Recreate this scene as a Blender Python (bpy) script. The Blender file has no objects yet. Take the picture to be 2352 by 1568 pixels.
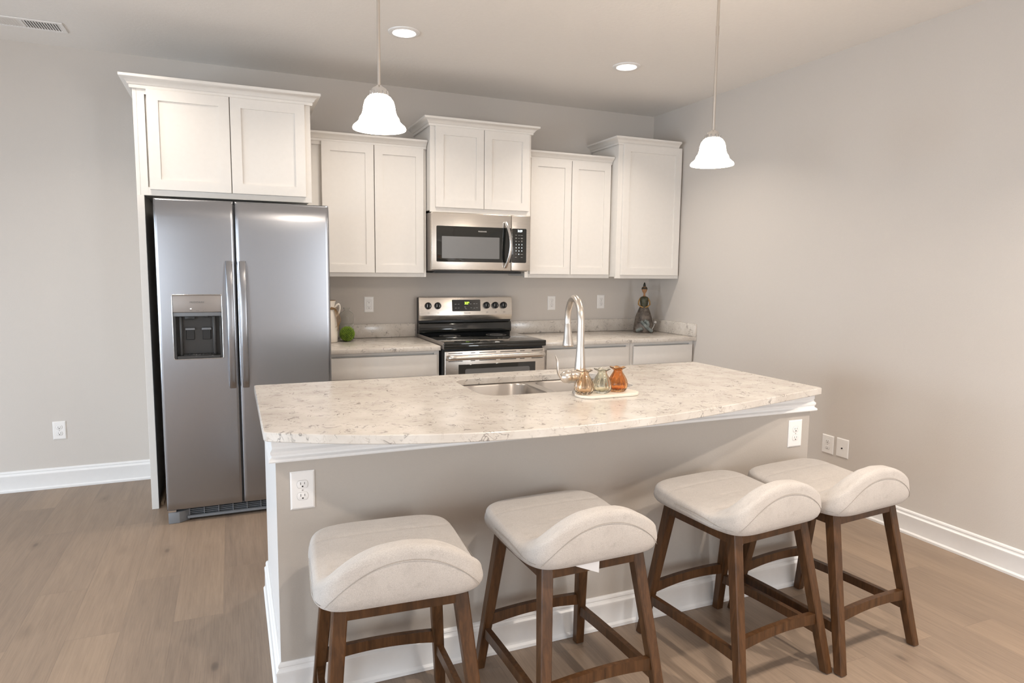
import bpy, bmesh, math, random
from mathutils import Vector, Matrix
random.seed(7)
SC = bpy.context.scene
COL = SC.collection
PI = math.pi

# ------------------------------------------------------------------ camera
def make_camera():
    cam = bpy.data.cameras.new('camera'); o = bpy.data.objects.new('camera', cam); COL.objects.link(o)
    yaw, pitch, roll, f = 0.400927, -0.107279, 0.010943, 1522.6
    cy, sy, cp, sp, cr, sr = math.cos(yaw), math.sin(yaw), math.cos(pitch), math.sin(pitch), math.cos(roll), math.sin(roll)
    fwd = Vector((sy*cp, cy*cp, sp)); right = Vector((cy, -sy, 0)); up = right.cross(fwd)
    r = right*cr + up*sr; u = -right*sr + up*cr
    m = Matrix((r, u, -fwd)).transposed().to_4x4()
    m.translation = Vector((-1.29027, -4.94189, 1.42087))
    o.matrix_world = m
    cam.sensor_width = 36.0; cam.lens = 36.0*f/2352.0; cam.clip_start = 0.05
    SC.camera = o
make_camera()

# ------------------------------------------------------------------ view, world, room lights
SC.view_settings.view_transform = 'Standard'; SC.view_settings.look = 'None'
SC.view_settings.exposure = 0.17; SC.view_settings.gamma = 1.0; SC.view_settings.use_curve_mapping = False
W = bpy.data.worlds.new('world'); SC.world = W; W.use_nodes = True
W.node_tree.nodes['Background'].inputs[0].default_value = (0.75, 0.86, 1.0, 1)
W.node_tree.nodes['Background'].inputs[1].default_value = 0.6

H = 2.7417            # ceiling height
XW = 2.1095           # right wall
XL = -5.6             # left wall, out of view
YF = -8.6             # wall behind the camera
WIN_COL = (0.74, 0.87, 1.0)
LAMP_COL = (1.0, 0.895, 0.785)
DOWN_W = 17.0
PEND_W = 3.0
WIN_LEFT_W = 75.0
WIN_FRONT_W = 30.0

def area_light(name, loc, rot, sx, sy, power, col, shape='RECTANGLE', spread=PI):
    l = bpy.data.lights.new(name, 'AREA'); l.shape = shape; l.size = sx
    if shape in ('RECTANGLE', 'ELLIPSE'): l.size_y = sy
    l.energy = power; l.color = col; l.spread = spread
    o = bpy.data.objects.new(name, l); COL.objects.link(o); o.location = loc; o.rotation_euler = rot
    return o
# daylight from unseen left windows; front windows sized and placed as added fill
LEFT_WINDOWS = [(-2.2, 1.9, 0.2, 1.75), (-5.6, 1.9, 0.2, 1.75)]       # centre y, width, sill, height
FRONT_FILL_WINDOWS = [(-4.2, 2.2, 0.25, 2.0), (1.62, .8, 0.25, 2.0)]         # centre x, width, sill, height
for (c, w, s, h) in LEFT_WINDOWS:
    area_light('window_daylight_fill', (XL+0.40, c, s+h/2), (0, -PI/2+0.42, 0), h-0.1, w-0.1, WIN_LEFT_W, WIN_COL, 'RECTANGLE', math.radians(150))
for (c, w, s, h) in FRONT_FILL_WINDOWS:
    area_light('window_daylight_fill', (c, YF+0.02, s+h/2), (PI/2, 0, 0), w-0.1, h-0.1, WIN_FRONT_W*(1.7 if c > 0 else 1.9), (.90, .95, 1.0))

# ------------------------------------------------------------------ materials
MATS = {}
def nt(name):
    m = bpy.data.materials.new(name); m.use_nodes = True
    return m, m.node_tree, m.node_tree.nodes['Principled BSDF']
def pset(b, **k):
    for kk, v in k.items():
        kk = kk.replace('_', ' ')
        if kk == 'Base Color' or kk == 'Emission Color' or kk == 'Coat Tint': v = (*v, 1) if len(v) == 3 else v
        b.inputs[kk].default_value = v
def texco(t, kind='Object', scale=(1, 1, 1), rot=(0, 0, 0)):
    tc = t.nodes.new('ShaderNodeTexCoord'); mp = t.nodes.new('ShaderNodeMapping')
    mp.inputs['Scale'].default_value = scale; mp.inputs['Rotation'].default_value = rot
    t.links.new(tc.outputs[kind], mp.inputs['Vector']); return mp.outputs['Vector']
def noise(t, vec, scale, detail=3, rough=.5, dist=0):
    n = t.nodes.new('ShaderNodeTexNoise'); n.inputs['Scale'].default_value = scale
    n.inputs['Detail'].default_value = detail; n.inputs['Roughness'].default_value = rough
    n.inputs['Distortion'].default_value = dist; t.links.new(vec, n.inputs['Vector']); return n
def ramp(t, fac, stops):
    r = t.nodes.new('ShaderNodeValToRGB'); e = r.color_ramp.elements
    while len(e) < len(stops): e.new(0.5)
    for el, (p, c) in zip(e, stops):
        el.position = p; el.color = (*c, 1) if len(c) == 3 else c
    t.links.new(fac, r.inputs['Fac']); return r.outputs['Color']
def mix(t, fac, a, b, mode='MIX'):
    m = t.nodes.new('ShaderNodeMix'); m.data_type = 'RGBA'; m.blend_type = mode
    for sock, v in ((m.inputs[0], fac), (m.inputs[6], a), (m.inputs[7], b)):
        if hasattr(v, 'is_output') or isinstance(v, bpy.types.NodeSocket): t.links.new(v, sock)
        else: sock.default_value = v if isinstance(v, (int, float)) else ((*v, 1) if len(v) == 3 else v)
    return m.outputs[2]
def math_(t, op, a, b=None, clamp=False):
    m = t.nodes.new('ShaderNodeMath'); m.operation = op; m.use_clamp = clamp
    for i, v in enumerate((a, b)):
        if v is None: continue
        if isinstance(v, bpy.types.NodeSocket): t.links.new(v, m.inputs[i])
        else: m.inputs[i].default_value = v
    return m.outputs[0]
def bump(t, b, height, strength, dist):
    n = t.nodes.new('ShaderNodeBump'); n.inputs['Strength'].default_value = strength
    n.inputs['Distance'].default_value = dist; t.links.new(height, n.inputs['Height'])
    t.links.new(n.outputs['Normal'], b.inputs['Normal'])

def simple(name, col, rough=.5, metal=0, **k):
    m, t, b = nt(name); pset(b, Base_Color=col, Roughness=rough, Metallic=metal, **k); MATS[name] = m; return m
def paint(name, col, rough, sc, st):
    m, t, b = nt(name); v = texco(t); n = noise(t, v, sc, 4, .6)
    c = mix(t, n.outputs['Fac'], tuple(x*.97 for x in col), tuple(min(1, x*1.03) for x in col))
    t.links.new(c, b.inputs['Base Color']); pset(b, Roughness=rough)
    bump(t, b, n.outputs['Fac'], st, .002); MATS[name] = m; return m

paint('wall_paint', (.62, .575, .53), .75, 180, .25)
paint('ceiling_paint', (.84, .81, .775), .9, 60, .5)
paint('island_paint', (.475, .43, .385), .6, 180, .25)
paint('cabinet_white', (.80, .765, .72), .38, 35, .03)
paint('trim_white', (.84, .83, .82), .35, 35, .03)
simple('raw_board', (.40, .29, .19), .7)
simple('plate_white', (.86, .84, .82), .3)
simple('slot_dark', (.02, .018, .015), .6)
simple('slot_shade', (.45, .42, .4), .6)
simple('black_plastic', (.02, .021, .022), .35)
simple('grey_plastic', (.20, .21, .225), .45)
simple('dark_cavity', (.045, .045, .045), .3)
simple('black_glass', (.012, .013, .012), .06, Coat_Weight=.5)
simple('window_mesh', (.16, .16, .16), .3, .1)
simple('chrome', (.72, .72, .72), .12, 1)
simple('panel_taupe', (.33, .30, .28), .4, .5)
simple('legend_grey', (.20, .19, .18), .5)
simple('legend_light', (.55, .54, .52), .5)
simple('twine', (.32, .20, .10), .9)
simple('wire_black', (.03, .03, .03), .5)
simple('tag_white', (.85, .84, .84), .6)
simple('ceramic_white', (.82, .76, .68), .25)
simple('glide_metal', (.8, .8, .85), .25, 1)
simple('tray_cream', (.86, .79, .68), .35)

def brushed(name, col, rough, axis, aniso=0.0):
    m, t, b = nt(name)
    sc = {'x': (3, 700, 700), 'y': (700, 3, 700), 'z': (700, 700, 3)}[axis]
    if aniso:
        tg = t.nodes.new('ShaderNodeTangent'); tg.direction_type = 'RADIAL'; tg.axis = 'Z'
        t.links.new(tg.outputs[0], b.inputs['Tangent']); pset(b, Anisotropic=aniso, Anisotropic_Rotation=0.0)
    v = texco(t, 'Object', sc); n = noise(t, v, 1.0, 3, .6)
    c = mix(t, n.outputs['Fac'], tuple(x*.99 for x in col), col)
    t.links.new(c, b.inputs['Base Color'])
    r = math_(t, 'MULTIPLY_ADD', n.outputs['Fac'], .03); r.node.inputs[2].default_value = rough-.015
    t.links.new(r, b.inputs['Roughness']); pset(b, Metallic=1.0)
    bump(t, b, n.outputs['Fac'], .006, .0002); MATS[name] = m
brushed('steel_fridge', (.365, .375, .40), .25, 'z', .6)
brushed('steel_range', (.70, .655, .60), .27, 'x')
brushed('steel_sink', (.50, .465, .43), .28, 'x')
brushed('nickel', (.66, .61, .555), .33, 'z')

def make_floor():
    m, t, b = nt('floor_planks')
    v = texco(t, 'Object', (1, 1, 1), (0, 0, PI/2))
    mp = v.node; mp.inputs['Location'].default_value = (0.35, -1.2215, 0)
    br = t.nodes.new('ShaderNodeTexBrick')
    br.offset = .37; br.offset_frequency = 2; br.squash = 1
    for k, val in (('Scale', 1.0), ('Mortar Size', .0012), ('Mortar Smooth', .3), ('Bias', 0.0), ('Brick Width', 1.22), ('Row Height', .1845)):
        br.inputs[k].default_value = val
    br.inputs['Color1'].default_value = (0, 0, 0, 1); br.inputs['Color2'].default_value = (1, 1, 1, 1); br.inputs['Mortar'].default_value = (.5, .5, .5, 1)
    t.links.new(v, br.inputs['Vector'])
    rnd = br.outputs['Color']
    # shift the grain of each plank by its own random value
    base = t.nodes.new('ShaderNodeTexCoord')
    add = t.nodes.new('ShaderNodeVectorMath'); add.operation = 'MULTIPLY_ADD'
    t.links.new(rnd, add.inputs[0]); add.inputs[1].default_value = (3.7, 11.3, 5.1); t.links.new(base.outputs['Object'], add.inputs[2])
    def stretched(scale):
        mm = t.nodes.new('ShaderNodeMapping'); mm.inputs['Scale'].default_value = scale
        t.links.new(add.outputs[0], mm.inputs['Vector']); return mm.outputs['Vector']
    g1 = noise(t, stretched((14, 1.1, 1)), 1.6, 5, .6, 1.2)
    g2 = noise(t, stretched((95, 3.2, 1)), 1.8, 5, .7, .3)
    big = noise(t, stretched((2.4, .5, 1)), 1.2, 2, .5, .5)
    tone = ramp(t, rnd, [(0, (.160, .112, .080)), (.5, (.240, .170, .117)), (1, (.37, .258, .168))])
    c = mix(t, .42, tone, ramp(t, g1.outputs['Fac'], [(.3, (.135, .098, .075)), (.5, (.25, .185, .136)), (.72, (.37, .275, .20))]))
    c = mix(t, .34, c, ramp(t, g2.outputs['Fac'], [(.32, (.12, .088, .068)), (.6, (.37, .275, .20))]))
    c = mix(t, .30, c, ramp(t, big.outputs['Fac'], [(.3, (.20, .155, .125)), (.7, (.40, .30, .22))]))
    # knots
    vo = t.nodes.new('ShaderNodeTexVoronoi'); vo.inputs['Scale'].default_value = 1.0; vo.inputs['Randomness'].default_value = 1
    t.links.new(stretched((4.4, 1.9, 1)), vo.inputs['Vector'])
    kn = ramp(t, vo.outputs['Distance'], [(0, (1, 1, 1)), (.04, (.8, .8, .8)), (.07, (.28, .28, .28)), (.17, (0, 0, 0))])
    kf = math_(t, 'MULTIPLY', kn, .75)
    c = mix(t, kf, c, (.075, .055, .045))
    seam = math_(t, 'MULTIPLY', br.outputs['Fac'], .28)
    c = mix(t, seam, c, (.13, .10, .08))
    t.links.new(c, b.inputs['Base Color'])
    r = math_(t, 'MULTIPLY_ADD', g2.outputs['Fac'], .18); r.node.inputs[2].default_value = .38
    t.links.new(r, b.inputs['Roughness'])
    h = math_(t, 'SUBTRACT', math_(t, 'MULTIPLY', g2.outputs['Fac'], .25), br.outputs['Fac'])
    bump(t, b, h, .25, .0012); MATS['floor_planks'] = m
make_floor()

def make_quartz():
    m, t, b = nt('quartz')
    v = texco(t, 'Object', (1, 1, 1))
    def veins(scale, width, seed, mscale, lo, hi):
        mm = t.nodes.new('ShaderNodeMapping'); mm.inputs['Location'].default_value = (seed, seed*1.7, seed*.3)
        t.links.new(v, mm.inputs['Vector'])
        n = noise(t, mm.outputs['Vector'], scale, 2.5, .55, 1.3)
        a = math_(t, 'ABSOLUTE', math_(t, 'SUBTRACT', n.outputs['Fac'], .5))
        l = math_(t, 'SUBTRACT', 1.0, math_(t, 'DIVIDE', a, width), True)
        k = noise(t, mm.outputs['Vector'], mscale, 3, .6)
        kr = ramp(t, k.outputs['Fac'], [(lo, (0, 0, 0)), (hi, (1, 1, 1))])
        return math_(t, 'MULTIPLY', l, kr)
    a = veins(15, .030, 3.1, 19, .50, .60)
    c_ = veins(26, .034, 9.4, 24, .47, .60)
    base = noise(t, v, 7, 4, .6)
    fine = noise(t, v, 130, 3, .6)
    c = ramp(t, base.outputs['Fac'], [(.3, (.58, .53, .475)), (.5, (.66, .615, .56)), (.7, (.74, .70, .65))])
    c = mix(t, math_(t, 'MULTIPLY', fine.outputs['Fac'], .22), c, (.60, .53, .46))
    c = mix(t, math_(t, 'MULTIPLY', c_, .62, True), c, (.42, .36, .31))
    c = mix(t, math_(t, 'MULTIPLY', a, .85, True), c, (.17, .15, .135))
    t.links.new(c, b.inputs['Base Color']); pset(b, Roughness=.16); MATS['quartz'] = m
make_quartz()

def make_fabric():
    m, t, b = nt('seat_fabric')
    v = texco(t, 'Object', (1, 1, 1))
    n = noise(t, v, 9, 4, .65); f = noise(t, v, 420, 2, .6)
    st = texco(t, 'Object', (18, 60, 18)); s = noise(t, st, 1.5, 5, .7)
    c = ramp(t, n.outputs['Fac'], [(.3, (.38, .345, .315)), (.7, (.49, .455, .42))])
    c = mix(t, .30, c, ramp(t, s.outputs['Fac'], [(.30, (.28, .245, .215)), (.48, (.55, .50, .455))]))
    c = mix(t, .35, c, ramp(t, f.outputs['Fac'], [(.3, (.38, .34, .31)), (.7, (.72, .67, .63))]))
    t.links.new(c, b.inputs['Base Color']); pset(b, Roughness=.95, Sheen_Weight=.25)
    w = t.nodes.new('ShaderNodeTexWave'); w.inputs['Scale'].default_value = 330; w.bands_direction = 'DIAGONAL'; w.inputs['Distortion'].default_value = 1.5
    t.links.new(v, w.inputs['Vector'])
    hh = math_(t, 'ADD', math_(t, 'MULTIPLY', w.outputs['Fac'], .5), f.outputs['Fac'])
    bump(t, b, hh, .45, .0010); MATS['seat_fabric'] = m
make_fabric()

simple('seam_thread', (.33, .295, .26), .9)
def make_walnut():
    m, t, b = nt('walnut')
    v = texco(t, 'Object', (60, 60, 5)); n = noise(t, v, 1, 5, .65, .4)
    c = ramp(t, n.outputs['Fac'], [(.28, (.034, .0150, .0050)), (.5, (.070, .030, .0105)), (.75, (.118, .053, .020))])
    t.links.new(c, b.inputs['Base Color']); pset(b, Roughness=.36, Specular_IOR_Level=.4)
    bump(t, b, n.outputs['Fac'], .06, .001); MATS['walnut'] = m
make_walnut()

def emis(name, col, s, base=(.8, .8, .8)):
    m, t, b = nt(name); pset(b, Base_Color=base, Emission_Color=col, Emission_Strength=s, Roughness=.4); MATS[name] = m
emis('lens_glow', (1, .93, .84), 9)
emis('shade_glow', (1, .85, .68), 15, (.9, .88, .85))
emis('display_green', (.55, 1, .05), 2.2, (.1, .1, .1))
emis('display_white', (.85, .95, 1), 2.5, (.1, .1, .1))
emis('indicator_white', (1, 1, 1), 4)
def glass(name, col, rough=.0, ior=1.45, tint=1.0):
    m, t, b = nt(name); pset(b, Base_Color=col, Roughness=rough, IOR=ior, Transmission_Weight=1.0); MATS[name] = m
glass('glass_clear', (.96, .97, .96), .0, 1.25)
glass('glass_peach', (.985, .85, .70), 0, 1.33)
glass('glass_yellow', (.97, .96, .86), 0, 1.33)
glass('glass_amber', (.90, .52, .26), 0, 1.33)
glass('glass_pane', (.95, .98, 1.0), 0, 1.05)

def make_green():
    m, t, b = nt('moss_green')
    n = noise(t, texco(t), 60, 3)
    t.links.new(ramp(t, n.outputs['Fac'], [(.3, (.09, .17, .012)), (.7, (.25, .38, .03))]), b.inputs['Base Color']); pset(b, Roughness=.5)
    MATS['moss_green'] = m
    simple('moss_dark', (.05, .09, .01), .8)
make_green()
def mottled(name, stops, sc, rough=.5, metal=0):
    m, t, b = nt(name); n = noise(t, texco(t), sc, 4, .6)
    t.links.new(ramp(t, n.outputs['Fac'], stops), b.inputs['Base Color']); pset(b, Roughness=rough, Metallic=metal)
    bump(t, b, n.outputs['Fac'], .3, .002); MATS[name] = m
mottled('statue_dress', [(.3, (.035, .025, .02)), (.5, (.10, .08, .065)), (.72, (.20, .165, .135))], 26, .45, .2)
mottled('statue_drape', [(.3, (.05, .06, .055)), (.5, (.15, .17, .16)), (.75, (.33, .35, .34))], 30, .4, .2)
mottled('statue_bodice', [(.3, (.028, .028, .014)), (.7, (.10, .095, .055))], 40, .4, .2)
mottled('statue_skin', [(.3, (.28, .14, .06)), (.7, (.42, .22, .10))], 30, .5)
mottled('statue_gold', [(.3, (.30, .16, .05)), (.7, (.5, .3, .1))], 30, .4, .4)
simple('statue_hair', (.015, .014, .006), .5)
simple('statue_ball', (.4, .38, .36), .3, .6)

# ------------------------------------------------------------------ mesh helpers
ORG = {}
def new_bm(): return bmesh.new()
def merge(dst, src):
    me = bpy.data.meshes.new('tmp'); src.to_mesh(me); dst.from_mesh(me); bpy.data.meshes.remove(me); src.free()
def bx(bm, x0, x1, y0, y1, z0, z1, bev=0.0, seg=2):
    b = bmesh.new(); bmesh.ops.create_cube(b, size=1)
    for v in b.verts: v.co = Vector(((x0+x1)/2+v.co.x*(x1-x0), (y0+y1)/2+v.co.y*(y1-y0), (z0+z1)/2+v.co.z*(z1-z0)))
    if bev > 0: bmesh.ops.bevel(b, geom=list(b.edges), offset=bev, segments=seg, affect='EDGES', profile=.5)
    merge(bm, b); return bm
def prism(bm, pts, a0, a1, axis='y', bev=0.0):
    """polygon extruded along an axis; pts are the two other coordinates in xyz order"""
    b = bmesh.new()
    def P(p, a): return {'x': (a, p[0], p[1]), 'y': (p[0], a, p[1]), 'z': (p[0], p[1], a)}[axis]
    lo = [b.verts.new(P(p, a0)) for p in pts]; hi = [b.verts.new(P(p, a1)) for p in pts]
    b.faces.new(lo); b.faces.new(hi[::-1]); n = len(pts)
    for i in range(n): b.faces.new((lo[i], hi[i], hi[(i+1) % n], lo[(i+1) % n]))
    bmesh.ops.recalc_face_normals(b, faces=b.faces)
    if bev > 0: bmesh.ops.bevel(b, geom=list(b.edges), offset=bev, segments=2, affect='EDGES', profile=.5)
    merge(bm, b); return bm
def rrect(x0, x1, z0, z1, r, n=5):
    out = []
    for cx, cz, a0 in ((x1-r, z1-r, 0), (x0+r, z1-r, PI/2), (x0+r, z0+r, PI), (x1-r, z0+r, 1.5*PI)):
        for i in range(n+1):
            a = a0+PI/2*i/n; out.append((cx+r*math.cos(a), cz+r*math.sin(a)))
    return out
def tube(bm, pts, rad, n=14, caps=True, flat=None):
    """tube along pts; rad a number or list; flat = (rx, ry) multiplier list"""
    b = bmesh.new(); pts = [Vector(p) for p in pts]; m = len(pts)
    R = rad if isinstance(rad, (list, tuple)) else [rad]*m
    tan = [(pts[min(i+1, m-1)]-pts[max(i-1, 0)]).normalized() for i in range(m)]
    ref = Vector((0, 0, 1)) if abs(tan[0].z) < .9 else Vector((1, 0, 0))
    u = tan[0].cross(ref).normalized(); rings = []
    for i in range(m):
        u = (u-tan[i]*u.dot(tan[i])).normalized(); w = tan[i].cross(u)
        fx, fy = flat if flat else (1, 1)
        rings.append([b.verts.new(pts[i]+(u*math.cos(2*PI*k/n)*fx+w*math.sin(2*PI*k/n)*fy)*R[i]) for k in range(n)])
    for i in range(m-1):
        for k in range(n): b.faces.new((rings[i][k], rings[i][(k+1) % n], rings[i+1][(k+1) % n], rings[i+1][k]))
    if caps: b.faces.new(rings[0][::-1]); b.faces.new(rings[-1])
    bmesh.ops.recalc_face_normals(b, faces=b.faces); merge(bm, b); return bm
def lathe(bm, prof, c=(0, 0, 0), n=40, sx=1, sy=1, ripple=None, rot=None):
    """prof list of (r, z); r=0 ends close it. ripple(i, ang)->radius factor"""
    b = bmesh.new(); rings = []
    for i, (r, z) in enumerate(prof):
        if r < 1e-6: rings.append([b.verts.new((0, 0, z))]); continue
        rings.append([])
        for k in range(n):
            a = 2*PI*k/n; f = ripple(i, a) if ripple else (1, 0)
            rings[-1].append(b.verts.new((r*f[0]*math.cos(a)*sx, r*f[0]*math.sin(a)*sy, z+f[1])))
    for A, B in zip(rings, rings[1:]):
        if len(A) == 1 and len(B) == 1: continue
        for k in range(n):
            k2 = (k+1) % n
            if len(A) == 1: b.faces.new((A[0], B[k], B[k2]))
            elif len(B) == 1: b.faces.new((A[k], B[0], A[k2]))
            else: b.faces.new((A[k], B[k], B[k2], A[k2]))
    bmesh.ops.recalc_face_normals(b, faces=b.faces)
    M = Matrix.Translation(Vector(c))
    if rot is not None: M = M @ rot
    b.transform(M); merge(bm, b); return bm
def cat(P, q=6):
    P = [Vector(p) for p in P]; P = [P[0]*2-P[1]]+P+[P[-1]*2-P[-2]]; out = []
    for i in range(1, len(P)-2):
        for k in range(q):
            u = k/q; a, b_, c_, d_ = P[i-1:i+3]
            out.append(.5*((2*b_)+(c_-a)*u+(2*a-5*b_+4*c_-d_)*u*u+(3*b_-a-3*c_+d_)*u**3))
    return out+[P[-2]]
def ball(bm, c, r, sx=1, sy=1, sz=1, u=20, v=12):
    b = bmesh.new(); bmesh.ops.create_uvsphere(b, u_segments=u, v_segments=v, radius=r)
    b.transform(Matrix.Translation(Vector(c)) @ Matrix.Diagonal((sx, sy, sz, 1))); merge(bm, b); return bm
def sweep(bm, prof, path, z0=0.0, closed=False, side=1):
    """profile (out, z) along a plan path with mitred corners; out is to the right of travel if side=1"""
    b = bmesh.new(); P = [Vector((p[0], p[1])) for p in path]; m = len(P); rows = []
    for i in range(m):
        dirs = []
        if closed or i > 0: dirs.append((P[i]-P[(i-1) % m]).normalized())
        if closed or i < m-1: dirs.append((P[(i+1) % m]-P[i]).normalized())
        ns = [Vector((d.y, -d.x))*side for d in dirs]
        nrm = sum(ns, Vector((0, 0))).normalized(); k = 1/max(.3, nrm.dot(ns[0]))
        rows.append([b.verts.new((P[i].x+nrm.x*o*k, P[i].y+nrm.y*o*k, z0+z)) for o, z in prof])
    q = len(prof)
    for i in range(m if closed else m-1):
        A, B = rows[i], rows[(i+1) % m]
        for j in range(q): b.faces.new((A[j], A[(j+1) % q], B[(j+1) % q], B[j]))
    if not closed: b.faces.new(rows[0]); b.faces.new(rows[-1][::-1])
    bmesh.ops.recalc_face_normals(b, faces=b.faces); merge(bm, b); return bm

def obj(name, bm, mat, parent=None, smooth=40, origin=None, label=None):
    me = bpy.data.meshes.new(name)
    if parent is not None: org = ORG[parent]
    elif origin is not None: org = Vector(origin)
    else:
        xs = [v.co for v in bm.verts]
        org = Vector(((min(v.x for v in xs)+max(v.x for v in xs))/2, (min(v.y for v in xs)+max(v.y for v in xs))/2, min(v.z for v in xs)))
    bmesh.ops.translate(bm, verts=bm.verts, vec=-org)
    bm.to_mesh(me); bm.free()
    mats = mat if isinstance(mat, list) else [mat]
    for mm in mats: me.materials.append(MATS[mm])
    if smooth:
        me.polygons.foreach_set('use_smooth', [True]*len(me.polygons))
        me.set_sharp_from_angle(angle=math.radians(smooth))
    o = bpy.data.objects.new(name, me); COL.objects.link(o)
    if parent is not None: o.parent = parent
    else: o.location = org
    ORG[o] = org
    if label: o['label'] = label
    return o
def thing(name, label, cat, loc, group=None):
    o = bpy.data.objects.new(name, None); COL.objects.link(o); o.location = loc; o.empty_display_size = .1
    ORG[o] = Vector(loc); o['label'] = label; o['category'] = cat
    if group: o['group'] = group
    return o
def tag(o, label, cat, group=None):
    o['label'] = label; o['category'] = cat
    if group: o['group'] = group
    return o
def struct(name, bm, mat, smooth=40):
    o = obj(name, bm, mat, None, smooth, origin=(0, 0, 0)); o['kind'] = 'structure'; return o
def text_obj(name, s, size, mat, parent, loc, normal='-y', bold=0.0, spacing=1.0, depth=.0004, sx=1.0):
    cu = bpy.data.curves.new('t', 'FONT'); cu.body = s; cu.size = size; cu.align_x = 'CENTER'; cu.align_y = 'CENTER'
    cu.extrude = depth; cu.offset = bold; cu.space_character = spacing
    to = bpy.data.objects.new('t', cu); COL.objects.link(to)
    bpy.context.view_layer.update()
    me = bpy.data.meshes.new_from_object(to.evaluated_get(bpy.context.evaluated_depsgraph_get()))
    bpy.data.objects.remove(to); bpy.data.curves.remove(cu)
    bm = bmesh.new(); bm.from_mesh(me); bpy.data.meshes.remove(me)
    M = Matrix.Translation(Vector(loc)) @ Matrix.Rotation(PI/2, 4, 'X') @ Matrix.Diagonal((sx, 1, 1, 1))
    bm.transform(M)
    return obj(name, bm, mat, parent, 0)

# ------------------------------------------------------------------ room shell
b = new_bm(); bx(b, XL-.1, XW+.1, YF-.1, .1, -.1, 0); struct('floor', b, 'floor_planks', 0)
b = new_bm(); bx(b, XL-.1, XW+.1, YF-.1, .1, H, H+.1); struct('ceiling', b, 'ceiling_paint', 0)
b = new_bm(); bx(b, XL-.1, XW+.1, 0, .1, 0, H); struct('wall_back', b, 'wall_paint', 0)
b = new_bm(); bx(b, XW, XW+.1, YF-.1, 0, 0, H); struct('wall_right', b, 'wall_paint', 0)
def wall_with_windows(name, fixed0, fixed1, a0, a1, wins, axis):
    b = new_bm()
    def B(p0, p1, z0, z1):
        if axis == 'x': bx(b, p0, p1, fixed0, fixed1, z0, z1)
        else: bx(b, fixed0, fixed1, p0, p1, z0, z1)
    cur = a0
    for (c, w, s, h) in sorted(wins):
        B(cur, c-w/2, 0, H); B(c-w/2, c+w/2, 0, s); B(c-w/2, c+w/2, s+h, H); cur = c+w/2
    B(cur, a1, 0, H)
    struct(name, b, 'wall_paint', 0)
wall_with_windows('wall_left', XL-.1, XL, YF, 0, LEFT_WINDOWS, 'y')
wall_with_windows('wall_front', YF-.1, YF, XL-.1, XW+.1, FRONT_FILL_WINDOWS, 'x')
k = 1
for (c, w, s, h) in LEFT_WINDOWS:
    b = new_bm()
    for (p0, p1, z0, z1) in ((c-w/2, c+w/2, s, s+.05), (c-w/2, c+w/2, s+h-.05, s+h), (c-w/2, c-w/2+.05, s, s+h), (c+w/2-.05, c+w/2, s, s+h), (c-.02, c+.02, s, s+h)):
        bx(b, XL-.08, XL-.03, p0, p1, z0, z1)
    f = struct('window_%d' % k, b, 'trim_white', 0)
    b = new_bm(); bx(b, XL-.06, XL-.055, c-w/2+.05, c+w/2-.05, s+.05, s+h-.05); obj('pane', b, 'glass_pane', f, 0); k += 1
for (c, w, s, h) in FRONT_FILL_WINDOWS:  # unseen windows, shaped to carry the added front fill
    b = new_bm()
    for (p0, p1, z0, z1) in ((c-w/2, c+w/2, s, s+.05), (c-w/2, c+w/2, s+h-.05, s+h), (c-w/2, c-w/2+.05, s, s+h), (c+w/2-.05, c+w/2, s, s+h), (c-.02, c+.02, s, s+h)):
        bx(b, p0, p1, YF-.08, YF-.03, z0, z1)
    f = struct('window_%d' % k, b, 'trim_white', 0)
    b = new_bm(); bx(b, c-w/2+.05, c+w/2-.05, YF-.06, YF-.055, s+.05, s+h-.05); obj('pane', b, 'glass_pane', f, 0); k += 1

BASE = [(0, 0), (.022, 0), (.0225, .012), (.016, .020), (.015, .092), (.0165, .096), (.0165, .104), (.010, .110), (.0085, .116), (.011, .121), (.009, .128), (.004, .1325), (0, .1325)]
def baseboard(name, path, side=1):
    b = new_bm(); sweep(b, BASE, path, .0005, False, side); return struct(name, b, 'trim_white', 30)
baseboard('baseboard_back', [(XL, -.0005), (-1.762, -.0005)])
baseboard('baseboard_right', [(XW-.0005, -.70), (XW-.0005, YF)], 1)
baseboard('baseboard_left', [(XL+.0005, YF), (XL+.0005, 0)], 1)
baseboard('baseboard_front', [(XW, YF+.0005), (XL, YF+.0005)], 1)

# ------------------------------------------------------------------ cabinets
def shaker(x0, x1, yf, z0, z1, rail=.057, th=.02, rec=.009):
    """door whose front face stands at y = yf"""
    b = new_bm(); r = rail
    xs = [x0, x0+r, x1-r, x1]; zs = [z0, z0+r, z1-r, z1]
    o = [(x0, z0), (x1, z0), (x1, z1), (x0, z1)]; i = [(x0+r, z0+r), (x1-r, z0+r), (x1-r, z1-r), (x0+r, z1-r)]
    V = lambda p, y: b.verts.new((p[0], y, p[1]))
    e = .0015
    oi = [(x0+e, z0+e), (x1-e, z0+e), (x1-e, z1-e), (x0+e, z1-e)]
    A = [V(p, yf+th) for p in o]; B = [V(p, yf+e) for p in o]; C = [V(p, yf) for p in oi]
    D = [V(p, yf) for p in i]; E = [V(p, yf+rec) for p in i]
    b.faces.new(A)
    for L1, L2 in ((A, B), (B, C), (C, D), (D, E)):
        for k in range(4): b.faces.new((L1[k], L1[(k+1) % 4], L2[(k+1) % 4], L2[k]))
    b.faces.new(E[::-1]); bmesh.ops.recalc_face_normals(b, faces=b.faces); return b
CROWN = [(0, 0), (.010, 0), (.012, .006), (.012, .014), (.018, .018), (.024, .028), (.036, .038), (.046, .041), (.050, .044), (.050, .056), (.0, .056)]
CROWN_BIG = [(o*1.15, z*1.15) for o, z in CROWN]

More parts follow.
